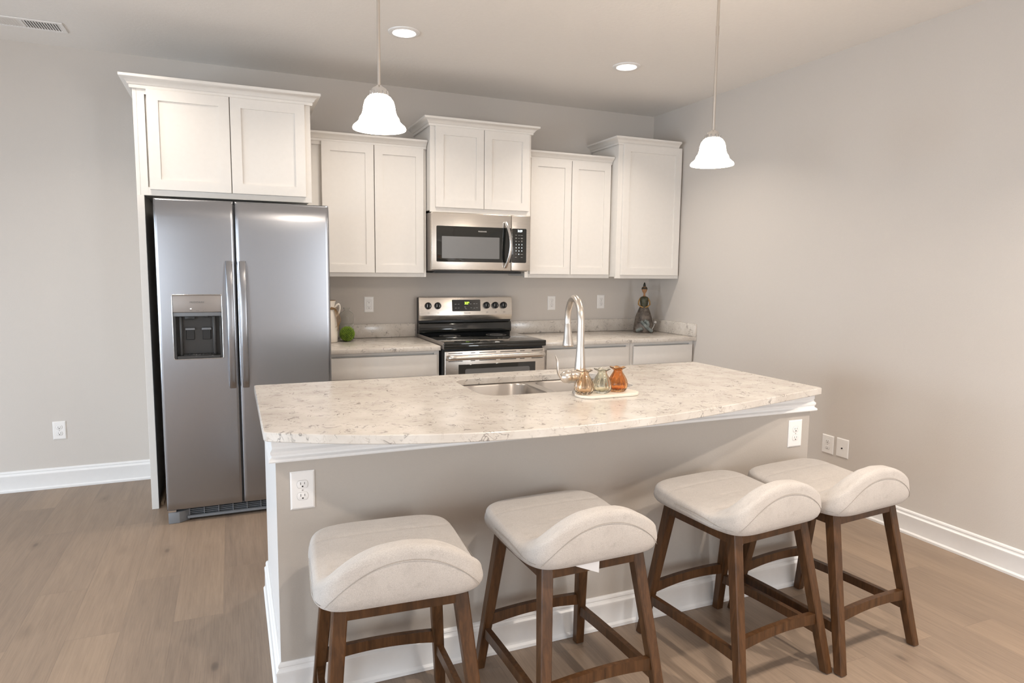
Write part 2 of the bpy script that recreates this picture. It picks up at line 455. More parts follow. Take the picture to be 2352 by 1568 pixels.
def wall_cabinet(label, x0, x1, yf, z0, z1, doors, dz, crown, crown_z, crown_path, extra=None, depth0=-.001):
    t = thing('wall_cabinet', label, 'cabinet', ((x0+x1)/2, yf/2, z0))
    b = new_bm(); e = .0008
    # closed box with a face frame standing 2 mm proud of the side seams
    bx(b, x0+.002, x1-.002, yf+.019, depth0, z0+.012, z1, .0008, 1)
    for (a, c_, z_a, z_b) in ((x0, x0+.038, z0, z1), (x1-.038, x1, z0, z1), (x0+.038, x1-.038, z0, z0+.045), (x0+.038, x1-.038, z1-.045, z1), ((x0+x1)/2-.02, (x0+x1)/2+.02, z0+.045, z1-.045)):
        bx(b, a, c_, yf, yf+.019, z_a, z_b, .0008, 1)
    obj('carcass', b, 'cabinet_white', t, 30)
    for (a, c_) in doors:
        obj('door', shaker(a, c_, yf-.021, dz[0], dz[1]), 'cabinet_white', t, 20)
    b = new_bm(); sweep(b, crown, crown_path, crown_z, False, 1)
    obj('crown_moulding', b, 'cabinet_white', t, 25)
    return t
# over the refrigerator, with the tall side panel down to the floor
FX0, FX1, FYF = -1.757, -.816, -.655
t = wall_cabinet('deep white two-door cabinet above the refrigerator with tall side panel', FX0+.02, FX1, FYF, 1.816, 2.41,
                 [(-1.688, -1.268), (-1.263, -.850)], (1.848, 2.392), CROWN_BIG, 2.392,
                 [(FX0, -.001), (FX0, FYF-.001), (FX1, FYF-.001), (FX1, -.001)])
b = new_bm(); bx(b, FX0, FX0+.0195, FYF+.0, -.001, .0005, 2.392, .001, 1)
bx(b, FX0+.0, FX0+.036, FYF-.002, FYF+.018, .0005, 1.816, .001, 1); obj('side_panel', b, 'cabinet_white', t, 30)
# left of the microwave
wall_cabinet('white two-door wall cabinet between refrigerator and microwave', -.812, -.003, -.320, 1.3645, 2.275,
             [(-.716, -.372), (-.367, -.024)], (1.392, 2.252), CROWN, 2.252, [(-.812, -.321), (-.003, -.321)])
# above the microwave, deeper and taller
wall_cabinet('short raised white two-door cabinet above the microwave', 0.0, .762, -.418, 1.8185, 2.41,
             [(.035, .389), (.393, .743)], (1.850, 2.398), CROWN, 2.398, [(0, -.001), (0, -.419), (.762, -.419), (.762, -.001)])
# right of the microwave
wall_cabinet('narrow white two-door wall cabinet to the right of the microwave', .765, 1.504, -.320, 1.3645, 2.275,
             [(.800, 1.143), (1.148, 1.490)], (1.392, 2.255), CROWN, 2.250, [(.765, -.321), (1.504, -.321)])
# corner cabinet
t = thing('wall_cabinet', 'tall single-door white wall cabinet in the corner by right wall', 'cabinet', (1.805, -.2, 1.3645))
b = new_bm(); bx(b, 1.509, 2.103, -.399, -.001, 1.3765, 2.41, .0008, 1)
for (a, c_, za, zb) in ((1.507, 1.547, 1.3645, 2.41), (2.065, 2.105, 1.3645, 2.41), (1.547, 2.065, 1.3645, 1.41), (1.547, 2.065, 2.365, 2.41)):
    bx(b, a, c_, -.418, -.399, za, zb, .0008, 1)
obj('carcass', b, 'cabinet_white', t, 30)
obj('door', shaker(1.546, 2.088, -.439, 1.391, 2.402), 'cabinet_white', t, 20)
b = new_bm(); sweep(b, CROWN, [(1.507, -.001), (1.507, -.419), (2.060, -.419)], 2.394, False, 1)
obj('crown_moulding', b, 'cabinet_white', t, 25)

def base_cabinet(label, x0, x1, drawers, doors):
    t = thing('base_cabinet', label, 'cabinet', ((x0+x1)/2, -.33, 0)); yf = -.640
    b = new_bm(); bx(b, x0+.001, x1-.001, yf+.019, -.002, .10, .878, .0008, 1)
    for (a, c_, za, zb) in ((x0, x0+.036, .10, .878), (x1-.036, x1, .10, .878), (x0+.036, x1-.036, .858, .878), (x0+.036, x1-.036, .10, .125), (x0+.036, x1-.036, .685, .712)):
        bx(b, a, c_, yf, yf+.019, za, zb, .0008, 1)
    obj('carcass', b, 'cabinet_white', t, 30)
    b = new_bm(); bx(b, x0+.001, x1-.001, yf+.075, yf+.09, .001, .10); obj('toe_kick', b, 'cabinet_white', t, 0)
    for a, c_ in drawers:
        b = new_bm(); bx(b, a, c_, yf-.021, yf-.001, .709, .849, .002, 2); obj('drawer_front', b, 'cabinet_white', t, 30)
    for a, c_ in doors: obj('door', shaker(a, c_, yf-.021, .118, .692), 'cabinet_white', t, 20)
    return t
base_cabinet('white base cabinet between refrigerator and range', -.748, -.004, [(-.722, -.024)], [(-.722, -.376), (-.370, -.024)])
base_cabinet('white base cabinet just right of the range, wide drawer', .770, 1.516, [(.798, 1.492)], [(.798, 1.142), (1.148, 1.492)])
base_cabinet('white base cabinet against the right wall, narrower drawer', 1.518, 2.107, [(1.542, 2.088)], [(1.542, 1.812), (1.818, 2.088)])

# worktops
def slab(x0, x1, y0, y1, z0, z1): b = new_bm(); return bx(b, x0, x1, y0, y1, z0, z1, .003, 2)
t = thing('worktop', 'speckled quartz worktop between refrigerator and range', 'countertop', (-.37, -.33, .8785))
obj('slab', slab(-.750, -.004, -.684, -.001, .8785, .9092), 'quartz', t)
obj('backsplash', slab(-.750, -.004, -.021, -.0012, .9095, 1.0112), 'quartz', t)
t = thing('worktop', 'speckled quartz worktop from range to right wall', 'countertop', (1.44, -.33, .8785))
obj('slab', slab(.7685, 2.109, -.684, -.001, .8785, .9092), 'quartz', t)
obj('backsplash', slab(.7685, 2.088, -.021, -.0012, .9095, 1.0112), 'quartz', t)
obj('side_splash', slab(2.0885, 2.109, -.684, -.0012, .9095, 1.0112), 'quartz', t)

# ------------------------------------------------------------------ island
IX0, IX1, IYB, IYF, IZ = -1.2118, 1.129, -1.902, -2.794, .9138
BX0, BX1, BY, BYB = -1.1767, 1.0943, -2.7626, -1.94
def island_top():
    b = new_bm(); N = 72; outer = []
    r = .012
    outer += [(IX0, IYB-r), (IX0+r*.3, IYB-r*.3), (IX0+r, IYB), (IX1-r, IYB), (IX1-r*.3, IYB-r*.3), (IX1, IYB-r)]
    xm, hw = (IX0+IX1)/2, (IX1-IX0)/2
    outer.append((IX1, IYF+.012))
    for i in range(N+1):
        tt = .993-1.986*i/N
        outer.append((xm+hw*tt, IYF-.25*(1-tt*tt)*(1-.45*tt)))
    outer.append((IX0, IYF+.012))
    hole = rrect(-.362, .372, -2.482, -2.040, .085, 9)
    vo = [b.verts.new((x, y, IZ)) for x, y in outer]; vh = [b.verts.new((x, y, IZ)) for x, y in hole]
    eds = [b.edges.new((vo[i], vo[(i+1) % len(vo)])) for i in range(len(vo))] + [b.edges.new((vh[i], vh[(i+1) % len(vh)])) for i in range(len(vh))]
    bmesh.ops.triangle_fill(b, use_beauty=True, use_dissolve=False, edges=eds)
    res = bmesh.ops.extrude_face_region(b, geom=list(b.faces))
    bmesh.ops.translate(b, verts=[g for g in res['geom'] if isinstance(g, bmesh.types.BMVert)], vec=(0, 0, -.030))
    bmesh.ops.recalc_face_normals(b, faces=b.faces); return b
ct = obj('island_worktop', island_top(), 'quartz', None, 30)
tag(ct, 'large speckled quartz island worktop with bowed front edge and sink cutout', 'countertop')
md = ct.modifiers.new('edge', 'BEVEL'); md.width = .0035; md.segments = 2; md.limit_method = 'ANGLE'; md.angle_limit = math.radians(50)

t = thing('kitchen_island', 'kitchen island with greige painted front and white end panels under curved worktop', 'kitchen island', ((BX0+BX1)/2, -2.35, 0))
b = new_bm(); bx(b, BX0, BX1, BY, BY+.115, .001, .8825); obj('wall_panel', b, 'island_paint', t, 0)
b = new_bm(); bx(b, BX0, BX0+.02, BY+.1155, BYB, .001, .8825, .001, 1); obj('end_panel', b, 'trim_white', t, 30)
b = new_bm(); bx(b, BX1-.02, BX1, BY+.1155, BYB, .001, .8825, .001, 1); obj('end_panel', b, 'trim_white', t, 30)
b = new_bm(); bx(b, BX0-.0015, BX0-.0003, BY+.001, BY+.1155, .1325, .8825); obj('corner_trim', b, 'trim_white', t, 0)
b = new_bm()
bx(b, BX0+.021, -.45, BYB+.021, BYB+.04, .10, .8825); bx(b, .45, BX1-.021, BYB+.021, BYB+.04, .10, .8825)
bx(b, -.449, .449, BYB+.021, BYB+.04, .10, .60)
bx(b, BX0+.021, BX1-.021, BYB+.10-.2, BYB+.02, .001, .099); obj('back_frame', b, 'cabinet_white', t, 0)
TRIM = [(0.0003, 0), (.020, 0), (.022, .004), (.021, .010), (.013, .016), (.013, .022), (.016, .026), (.017, .034), (.011, .042), (.010, .050), (.012, .053), (.012, .0735), (.0003, .0735)]
b = new_bm(); sweep(b, TRIM, [(BX0, BYB), (BX0, BY), (BX1, BY), (BX1, BYB)], .809, False, 1)
obj('cornice_trim', b, 'trim_white', t, 25)
b = new_bm(); sweep(b, [(o+.0004, z) for o, z in BASE], [(BX0, BYB), (BX0, BY), (BX1, BY), (BX1, BYB)], .001, False, 1)
obj('skirting', b, 'trim_white', t, 30)

# sink: two bowls hung under the worktop
def bowl(x0, x1, y0, y1, ztop, depth, r):
    b = new_bm(); loops = []
    lv = [(0, 0, ztop), (.004, 0, ztop-.006), (.012, 0, ztop-depth+.03), (.022, 0, ztop-depth+.010), (.040, 0, ztop-depth)]
    for ins, _, z in lv:
        loops.append([b.verts.new((x, y, z)) for x, y in rrect(x0+ins, x1-ins, y0+ins, y1-ins, max(.02, r-ins*.3), 8)])
    for A, B in zip(loops, loops[1:]):
        n = len(A)
        for i in range(n): b.faces.new((A[i], A[(i+1) % n], B[(i+1) % n], B[i]))
    b.faces.new(loops[-1])
    bmesh.ops.recalc_face_normals(b, faces=b.faces); return b
t = thing('kitchen_sink', 'stainless double-bowl undermount sink in island worktop', 'sink', (.005, -2.26, .66))
ZR = .8825
def sink_bowl(x0, x1):
    b = bowl(x0, x1, -2.478, -2.046, ZR-.003, .2, .075)
    res = bmesh.ops.solidify(b, geom=list(b.faces), thickness=.0015)
    o = obj('bowl', b, 'steel_sink', t, 60)
    d = new_bm(); lathe(d, [(0, 0), (.042, 0), (.045, .002), (.045, .004), (.038, .003), (.02, -.001), (0, -.001)], ((x0+x1)/2, -2.26, ZR-.2025+.003), 28)
    obj('drain', d, 'chrome', o)
sink_bowl(-.372, -.008); sink_bowl(.036, .382)
b = new_bm()
hole_outer = rrect(-.40, .41, -2.51, -2.014, .09, 8)
vo = [b.verts.new((x, y, ZR-.0005)) for x, y in hole_outer]; eds = [b.edges.new((vo[i], vo[(i+1) % len(vo)])) for i in range(len(vo))]
for (x0, x1) in ((-.372, -.008), (.036, .382)):
    vh = [b.verts.new((x, y, ZR-.0005)) for x, y in rrect(x0, x1, -2.478, -2.046, .075, 8)]
    eds += [b.edges.new((vh[i], vh[(i+1) % len(vh)])) for i in range(len(vh))]
bmesh.ops.triangle_fill(b, use_beauty=True, use_dissolve=False, edges=eds)
res = bmesh.ops.extrude_face_region(b, geom=list(b.faces)); bmesh.ops.translate(b, verts=[g for g in res['geom'] if isinstance(g, bmesh.types.BMVert)], vec=(0, 0, -.004))
bmesh.ops.recalc_face_normals(b, faces=b.faces)
obj('rim', b, 'steel_sink', t, 30)

# faucet on the seating side of the sink, spout arching over the bowls
def faucet():
    fx, fy = .038, -2.537
    t = thing('kitchen_faucet', 'brushed nickel gooseneck pull-down faucet behind the glass vases', 'faucet', (fx, fy, IZ))
    b = new_bm(); lathe(b, [(0, 0), (.031, 0), (.031, .005), (.027, .010), (.024, .014), (.0235, .03), (.0235, .10), (.0225, .115), (.0190, .150), (.0165, .185), (.0158, .192), (.0158, .2), (0, .2)], (fx, fy, IZ+.0003), 36)
    obj('body', b, 'nickel', t, 40)
    dirv = Vector((.2, .98, 0)).normalized(); R = .098; zt = 1.206
    pts = [(fx, fy, IZ+.195)] + [(fx, fy, IZ+.195+(zt-IZ-.195)*i/8) for i in range(1, 9)]
    for i in range(1, 25):
        a = PI*1.06*i/24; c = Vector((fx, fy, zt))+dirv*R
        p = c-dirv*R*math.cos(a)+Vector((0, 0, R*math.sin(a))); pts.append(tuple(p))
    b = new_bm(); tube(b, pts, [.0158-.0022*i/len(pts) for i in range(len(pts))], 24); obj('spout', b, 'nickel', t, 60)
    end = Vector(pts[-1]); d = (end-Vector(pts[-2])).normalized()
    prof = [(.0145, 0), (.0155, .004), (.0165, .03), (.020, .065), (.0245, .092), (.0245, .099), (.021, .103)]
    b = new_bm(); tube(b, [end+d*z for r, z in prof], [r for r, z in prof], 28); obj('spray_head', b, 'nickel', t, 50)
    ax = Vector((-1, -.12, 0)).normalized(); c0 = Vector((fx, fy, .986))
    prof = [(.0255, .010), (.027, .02), (.027, .052), (.0262, .053), (.0262, .055), (.027, .056), (.0265, .066), (.0235, .079), (.017, .089), (.008, .0945), (.001, .0955)]
    b = new_bm(); tube(b, [c0+ax*z for r, z in prof], [r for r, z in prof], 32); obj('valve', b, 'nickel', t, 45)
    p0 = c0+ax*.088
    L = [p0+Vector((.006, 0, -.020)), p0+Vector((-.006, -.002, -.004)), p0+Vector((-.018, 0, .018)), p0+Vector((-.022, 0, .045)), p0+Vector((-.024, 0, .068)), p0+Vector((-.034, 0, .092))]
    LL = cat(L); rr_ = [v.x for v in cat([Vector((r, 0, 0)) for r in (.005, .007, .0075, .008, .0072, .003)])]
    b = new_bm(); tube(b, LL, rr_, 16, flat=(1.0, .55)); obj('lever', b, 'nickel', t, 60)
faucet()

# tray and three vases
b = new_bm(); prism(b, rrect(-.020, .262, -2.678, -2.560, .055, 10), IZ+.0006, IZ+.0116, 'z', .0025)
tag(obj('serving_tray', b, 'tray_cream', None, 40), 'small cream oval tray under three glass vases on island', 'tray')
def bud_vase(mat, label, x, y, h):
    t = thing('bud_vase', label, 'vase', (x, y, IZ+.0120), 'ribbed glass bud vases on the cream tray')
    prof_o = [(0, 0), (.026, 0), (.034, .006), (.0395, .020), (.0400, .032), (.036, .048), (.028, .064), (.0205, .076), (.0175, .083), (.0185, .088), (.026, .094), (.033, .0975)]
    prof_i = [(.0315, .0980), (.025, .0965), (.0165, .090), (.0155, .083), (.0185, .076), (.026, .064), (.0338, .048), (.0378, .032), (.037, .020), (.031, .010), (0, .007)]
    s = h/.098
    def rip(i, a):
        n = len(prof_o)
        j = i if i < n else None
        z = (prof_o+prof_i)[i][1]
        if z > .093: return (1+.05*math.sin(6*a), .0022*math.sin(6*a+.6))
        if i < n and .005 < z < .082: return (1+.035*math.cos(12*a), 0)
        return (1, 0)
    b = new_bm(); lathe(b, [(r*s, z*s) for r, z in prof_o+prof_i], (x, y, IZ+.0120), 96, ripple=rip)
    obj('vessel', b, mat, t, 60); return t
bud_vase('glass_peach', 'peach glass bud vase, left one on the cream tray', .012, -2.622, .098)
bud_vase('glass_yellow', 'pale yellow-green glass bud vase between peach and amber vases', .097, -2.618, .098)
bud_vase('glass_amber', 'dark amber orange glass bud vase, right one on the cream tray', .178, -2.608, .100)

# ------------------------------------------------------------------ refrigerator
def fridge_door(x0, x1, z0, z1, yf, cut=None):
    """stainless door, front softly rolled back along top and outer edges"""
    b = new_bm(); NX, NZ = 24, 40; W_, Hh = x1-x0, z1-z0
    xs = [x0+W_*i/NX for i in range(NX+1)]
    zt = [0, .001, .003, .006, .01, .015] ; 
    zs = [z0+Hh*i/NZ for i in range(NZ-3)] + [z1-.10, z1-.075, z1-.055, z1-.04, z1-.028, z1-.018, z1-.010, z1-.004, z1]
    if cut: # add exact lines for the opening
        xs = sorted([x for x in xs if min(abs(x-cut[0]), abs(x-cut[1])) > .006]+[cut[0], cut[1]])
        zs = sorted([z for z in zs if min(abs(z-cut[2]), abs(z-cut[3])) > .012]+[cut[2], cut[3]])
    xs = sorted(set([round(x, 5) for x in xs]+[round(x0+.003, 5), round(x1-.003, 5), round(x0+.008, 5), round(x1-.008, 5)])); zs = sorted(set(zs+[z0+.003, z0+.008]))
    def y(x, z):
        u = min(x-x0, x1-x); v = z1-z; w = z-z0; d = 0
        xm = (x-(x0+x1)/2)/(W_/2)
        d -= .003*(1-xm*xm)                                  # gentle crown of the door skin
        if v < .10: d += .012*(1-v/.10)**2
        if v < .010: d += .006*(1-v/.010)**2
        for q in (u, w):
            if q < .008: d += .006*(1-q/.008)**2
        return yf+d+.006
    G = [[b.verts.new((x, y(x, z), z)) for x in xs] for z in zs]
    yb = yf+.062
    for j in range(len(zs)-1):
        for i in range(len(xs)-1):
            if cut and cut[0]-1e-4 <= xs[i] < cut[1]-1e-4 and cut[2]-1e-4 <= zs[j] < cut[3]-1e-4: continue
            b.faces.new((G[j][i], G[j][i+1], G[j+1][i+1], G[j+1][i]))
    ring = [G[0][i] for i in range(len(xs))]+[G[j][-1] for j in range(1, len(zs))]+[G[-1][i] for i in range(len(xs)-2, -1, -1)]+[G[j][0] for j in range(len(zs)-2, 0, -1)]
    back = [b.verts.new((v.co.x, yb, v.co.z)) for v in ring]
    for i in range(len(ring)): b.faces.new((ring[i], back[i], back[(i+1) % len(ring)], ring[(i+1) % len(ring)]))
    b.faces.new(back)
    for v in [v for v in b.verts if not v.link_faces]: b.verts.remove(v)
    bmesh.ops.recalc_face_normals(b, faces=b.faces); return b
def fridge():
    x0, x1, yf, zt = -1.6546, -.7559, -.952, 1.7786; xs = -1.262
    t = thing('refrigerator', 'stainless side-by-side refrigerator with water and ice dispenser', 'refrigerator', ((x0+x1)/2, -.5, 0))
    b = new_bm(); bx(b, x0+.004, x1-.004, yf+.070, -.06, .03, 1.752, .004, 2); obj('cabinet_body', b, 'grey_plastic', t)
    D = (-1.584, -1.340, .919, 1.268)
    obj('door', fridge_door(x0, xs-.004, .076, zt, yf, D), 'steel_fridge', t, 50)
    obj('door', fridge_door(xs+.004, x1, .076, zt, yf), 'steel_fridge', t, 50)
    b = new_bm(); bx(b, xs-.0035, xs+.0035, yf+.020, yf+.07, .08, 1.76); obj('door_gasket', b, 'wire_black', t, 0)
    for hx, s in ((-1.296, 1), (-1.228, -1)):
        b = new_bm(); pts = []
        for i in range(33):
            u = i/32; z = .750+.700*u; bow = math.sin(PI*u)**.55
            pts.append((hx, yf-.004-.048*bow, z))
        # strap handle: rounded rectangular section swept along the bow
        q = bmesh.new(); rings = []
        sec = rrect(-.0175, .0175, -.008, .008, .0065, 4)
        for i, p in enumerate(pts):
            a = Vector(pts[min(i+1, 32)])-Vector(pts[max(i-1, 0)]); a.normalize(); nrm = Vector((1, 0, 0)).cross(a)
            rings.append([q.verts.new(Vector(p)+Vector((sx, 0, 0))+nrm*sy) for sx, sy in sec])
        for A, B in zip(rings, rings[1:]):
            for i in range(len(A)): q.faces.new((A[i], A[(i+1) % len(A)], B[(i+1) % len(A)], B[i]))
        q.faces.new(rings[0]); q.faces.new(rings[-1][::-1]); bmesh.ops.recalc_face_normals(q, faces=q.faces); merge(b, q)
        obj('handle', b, 'steel_fridge', t, 50)
    # dispenser
    dx0, dx1, dz0, dz1 = D
    b = new_bm()
    yb = yf+.058
    bx(b, dx0, dx1, yb-.003, yb, dz0, 1.174); bx(b, dx0, dx0+.014, yf+.004, yb, dz0, 1.174, .002, 1); bx(b, dx1-.014, dx1, yf+.004, yb, dz0, 1.174, .002, 1)
    bx(b, dx0+.014, dx1-.014, yf+.004, yb, dz0, dz0+.016, .002, 1); bx(b, dx0+.03, dx0+.042, yf+.02, yb, dz0+.016, 1.15, .004, 2); bx(b, dx1-.05, dx1-.036, yf+.02, yb, dz0+.016, 1.15, .004, 2)
    disp = obj('dispenser', b, 'dark_cavity', t, 40)
    b = new_bm(); bx(b, dx0+.001, dx1-.001, yf-.002, yf+.05, 1.173, dz1-.001, .004, 3); pn = obj('control_panel', b, 'panel_taupe', disp, 40)
    b = new_bm(); bx(b, dx0+.003, dx1-.003, yf+.002, yf+.05, 1.152, 1.1725, .002, 2); obj('chute_hood', b, 'grey_plastic', disp, 40)
    b = new_bm(); bx(b, -1.527, -1.477, yf+.015, yf+.05, 1.132, 1.153, .004, 2); obj('nozzle', b, 'black_plastic', disp, 40)
    b = new_bm(); bx(b, -1.430, -1.408, yf+.02, yf+.05, 1.143, 1.153, .002, 1)
    obj('nozzle', b, 'black_plastic', disp, 40)
    for a, c_ in ((-1.528, -1.479), (-1.446, -1.397)):
        b = new_bm(); bx(b, a, c_, yf+.030, yf+.052, 1.074, 1.086, .003, 2); pd = obj('paddle', b, 'grey_plastic', disp, 40)
        b = new_bm(); bx(b, a+.004, c_-.004, yf+.046, yf+.053, 1.02, 1.0735, .002, 1); obj('paddle_tongue', b, 'black_plastic', pd, 40)
    b = new_bm(); bx(b, -1.54, -1.38, yf+.01, yf+.05, dz0+.0165, dz0+.022, .002, 1)
    for i in range(9): bx(b, -1.53+.017*i, -1.523+.017*i, yf+.012, yf+.048, dz0+.022, dz0+.024)
    obj('drip_tray', b, 'black_plastic', disp, 40)
    b = new_bm(); sweep_pts = rrect(dx0-.001, dx1+.001, dz0-.001, dz1+.001, .008, 4)
    pts = [(x, yf-.0012, z) for x, z in sweep_pts]; pts.append(pts[0]); tube(b, pts, .0022, 8, False); obj('bezel', b, 'chrome', disp, 60)
    text_obj('lettering', 'FRIGIDAIRE', .0125, 'legend_grey', disp, (-1.463, yf-.0028, 1.228), bold=.0003, spacing=1.15, sx=1.0)
    b = new_bm(); bx(b, -1.497, -1.491, yf-.0035, yf-.0015, 1.191, 1.195, .0008, 1); obj('indicator_light', b, 'indicator_white', disp, 30)
    b = new_bm()
    for i, (a, w) in enumerate(((-1.501, .015), (-1.469, .015), (-1.434, .004))):
        for k in range(3 if w > .01 else 1): bx(b, a+k*.0055, a+k*.0055+.004, yf-.003, yf-.0018, 1.181, 1.1835)
    obj('button_marks', b, 'legend_grey', disp, 0)
    # base grille and feet
    b = new_bm(); yg = yf+.035
    bx(b, x0+.10, x1-.10, yg+.03, yg+.04, .012, .073); 
    g = obj('base_grille', b, 'slot_dark', t, 0)
    b = new_bm(); bx(b, x0+.10, x1-.10, yg-.010, yg+.03, .014, .028, .002, 1)
    for z in (.036, .046, .056, .068): bx(b, x0+.10, x1-.10, yg+.012, yg+.0295, z-.0018, z+.0018)
    n = 9
    for i in range(n+1):
        xx = x0+.11+(x1-x0-.22)*i/n; bx(b, xx-.0022, xx+.0022, yg+.008, yg+.0295, .028, .072)
    obj('grille_bars', b, 'grey_plastic', g, 0)
    for s, xx in ((1, x0+.006), (-1, x1-.006)):
        b = new_bm(); P = [(xx, yf+.008), (xx+s*.055, yf+.008), (xx+s*.105, yg+.012), (xx+s*.105, yg+.045), (xx, yg+.045)]
        if s < 0: P = P[::-1]
        prism(b, P, .001, .062, 'z', .0015); obj('foot_cover', b, 'grey_plastic', t, 30)
        b = new_bm(); bx(b, min(xx, xx+s*.04), max(xx, xx+s*.04), yf+.012, yf+.05, .0625, .0755, .002, 1); obj('hinge', b, 'chrome', t, 30)
fridge()
b = new_bm(); bx(b, -1.716, -1.700, -.60, -.02, .001, .019, .001, 1)
tag(obj('wood_strip', b, 'raw_board', None, 0), 'thin bare wood strip on the floor in the gap left of the refrigerator', 'wood strip')

# ------------------------------------------------------------------ range
def kitchen_range():
    x0, x1 = .006, .764
    t = thing('range', 'freestanding electric range with stainless front and black glass cooktop', 'range', (.385, -.36, 0))
    b = new_bm(); bx(b, x0+.004, x1-.004, -.660, -.012, .03, .888, .002, 1); obj('body', b, 'black_plastic', t)
    b = new_bm(); bx(b, x0+.03, x1-.03, -.62, -.05, .001, .03); obj('plinth', b, 'black_plastic', t, 0)
    b = new_bm(); bx(b, x0, x1, -.722, -.085, .9105, .930, .006, 3); bx(b, x0+.001, x1-.001, -.720, -.665, .889, .915, .004, 2); top = obj('cooktop', b, 'black_glass', t, 40)
    for (cx, cy, r) in ((.20, -.53, .115), (.20, -.24, .078), (.57, -.53, .095), (.57, -.24, .078)):
        for rr in (r, r*.62):
            b = new_bm(); lathe(b, [(rr-.0012, 0), (rr, .0), (rr, .0003), (rr-.0012, .0003), (rr-.0012, 0)], (cx, cy, .9301), 60)
            obj('burner_ring', b, 'legend_grey', top, 0)
    b = new_bm(); bx(b, x0-.0005, x0+.0065, -.715, -.02, .888, .9325, .002, 1); obj('side_trim', b, 'panel_taupe', t)
    # backguard
    b = new_bm(); prism(b, [(-.012, .90), (-.012, 1.205), (-.070, 1.212), (-.062, 1.03), (-.058, .90)], x0+.002, x1-.002, 'x', .003); bg = obj('backguard', b, 'black_plastic', t, 30)
    # stainless console: sloped face, bent under at its foot
    b = new_bm(); prism(b, [(-.0705, 1.2125), (-.086, 1.209), (-.101, 1.073), (-.092, 1.034), (-.0635, 1.034)], x0, x1-.004, 'x', .003); con = obj('console', b, 'steel_range', bg, 25)
    b = new_bm(); prism(b, [(-.060, 1.014), (-.070, 1.018), (-.082, 1.008), (-.088, .965), (-.086, .944), (-.076, .934), (-.060, .934)], x0+.002, x1-.004, 'x', .003); obj('lower_panel', b, 'black_glass', bg, 40)
    def yc(z): return -.086-(1.209-z)*.015/.136
    b = new_bm(); z0, z1 = 1.102, 1.190
    pts = rrect(.264, .494, z0, z1, .006, 4); q = bmesh.new()
    A = [q.verts.new((x, yc(z)-.002, z)) for x, z in pts]; B = [q.verts.new((x, yc(z)+.004, z)) for x, z in pts]
    q.faces.new(A); q.faces.new(B[::-1])
    for i in range(len(A)): q.faces.new((A[i], B[i], B[(i+1) % len(A)], A[(i+1) % len(A)]))
    bmesh.ops.recalc_face_normals(q, faces=q.faces); merge(b, q); dp = obj('display_panel', b, 'black_glass', con, 30)
    text_obj('clock_digits', '3:29', .026, 'display_green', dp, (.383, yc(1.163)-.003, 1.163), bold=.0008, sx=.85)
    b = new_bm()
    for (cx, cz) in ((.292, 1.156), (.316, 1.156), (.293, 1.127), (.316, 1.127), (.443, 1.158), (.464, 1.158), (.443, 1.125), (.464, 1.127), (.415, 1.157), (.418, 1.127), (.368, 1.137), (.370, 1.128), (.376, 1.120)):
        y = yc(cz)-.003; b = new_bm(); bx(b, cx-.007, cx+.006, y, y+.0008, cz-.0012, cz+.0012); obj('key_mark', b, 'legend_light', dp, 0)
    text_obj('lettering', 'FRIGIDAIRE', .010, 'legend_grey', con, (.385, yc(1.087)-.001, 1.087), spacing=1.1)
    for kx in (.074, .149, .545, .618, .689):
        z = 1.146; y = yc(z); rot = Matrix.Rotation(PI/2+.11, 4, 'X')
        b = new_bm(); lathe(b, [(0, 0), (.026, 0), (.027, .004), (.025, .012), (.023, .018), (0, .020)], (kx, y-.0005, z), 32, rot=rot)
        kn = obj('knob', b, 'black_plastic', con, 40)
        b = new_bm(); bx(b, kx-.0045, kx+.0045, y-.032, y-.015, z-.021, z+.022, .002, 2); obj('knob_grip', b, 'slot_dark', kn, 40)
        b = new_bm(); bx(b, kx-.012, kx-.009, y-.0222, y-.019, z-.010, z+.012, .0008, 1); bx(b, kx+.010, kx+.013, y-.0222, y-.019, z-.012, z+.006, .0008, 1); obj('knob_inlay', b, 'chrome', kn, 40)
        b = new_bm(); q = 1.091
        for (dx, dz) in ((-.005, 0), (.005, 0), (0, .0045), (0, -.0045)):
            bx(b, kx+.004+dx-(.0005 if dx else .005), kx+.004+dx+(.0005 if dx else .005), yc(q)-.0012, yc(q)-.0002, q+dz-(.0005 if dz else .0045), q+dz+(.0005 if dz else .0045))
        obj('burner_mark', b, 'legend_grey', con, 0)
    # oven door
    yd = -.700
    b = new_bm(); bx(b, x0+.014, x1-.002, yd, -.662, .235, .872, .005, 3); dr = obj('oven_door', b, 'steel_range', t, 40)
    for z in (.8565, .8025):
        for (a, c_) in ((.044, .145), (.203, .236), (.266, .389), (.420, .541), (.570, .605), (.660, .748)):
            b = new_bm(); bx(b, a, c_, yd-.0006, yd+.002, z-.0022, z+.0022); obj('vent_slot', b, 'slot_dark', dr, 0)
    b = new_bm(); bx(b, .116, .690, yd-.003, yd+.004, .36, .778, .002, 1); wd = obj('window_frame', b, 'black_glass', dr, 40)
    b = new_bm(); prism(b, rrect(.163, .645, .42, .747, .012, 4), yd-.0045, yd-.0028, 'y'); obj('window', b, 'window_mesh', wd, 30)
    b = new_bm(); pts = [(.040, yd-.002, .829), (.036, yd-.030, .830), (.044, yd-.046, .832)]
    pts += [(.044+.69*i/16, yd-.047-.006*math.sin(PI*i/16), .832) for i in range(1, 17)]+[(.744, yd-.030, .830), (.742, yd-.002, .829)]
    tube(b, pts, .0175, 20, flat=(.72, 1.0)); obj('handle', b, 'steel_range', dr, 60)
    b = new_bm(); bx(b, x0+.014, x1-.002, yd, -.662, .045, .228, .005, 3); obj('storage_drawer', b, 'steel_range', t, 40)
kitchen_range()

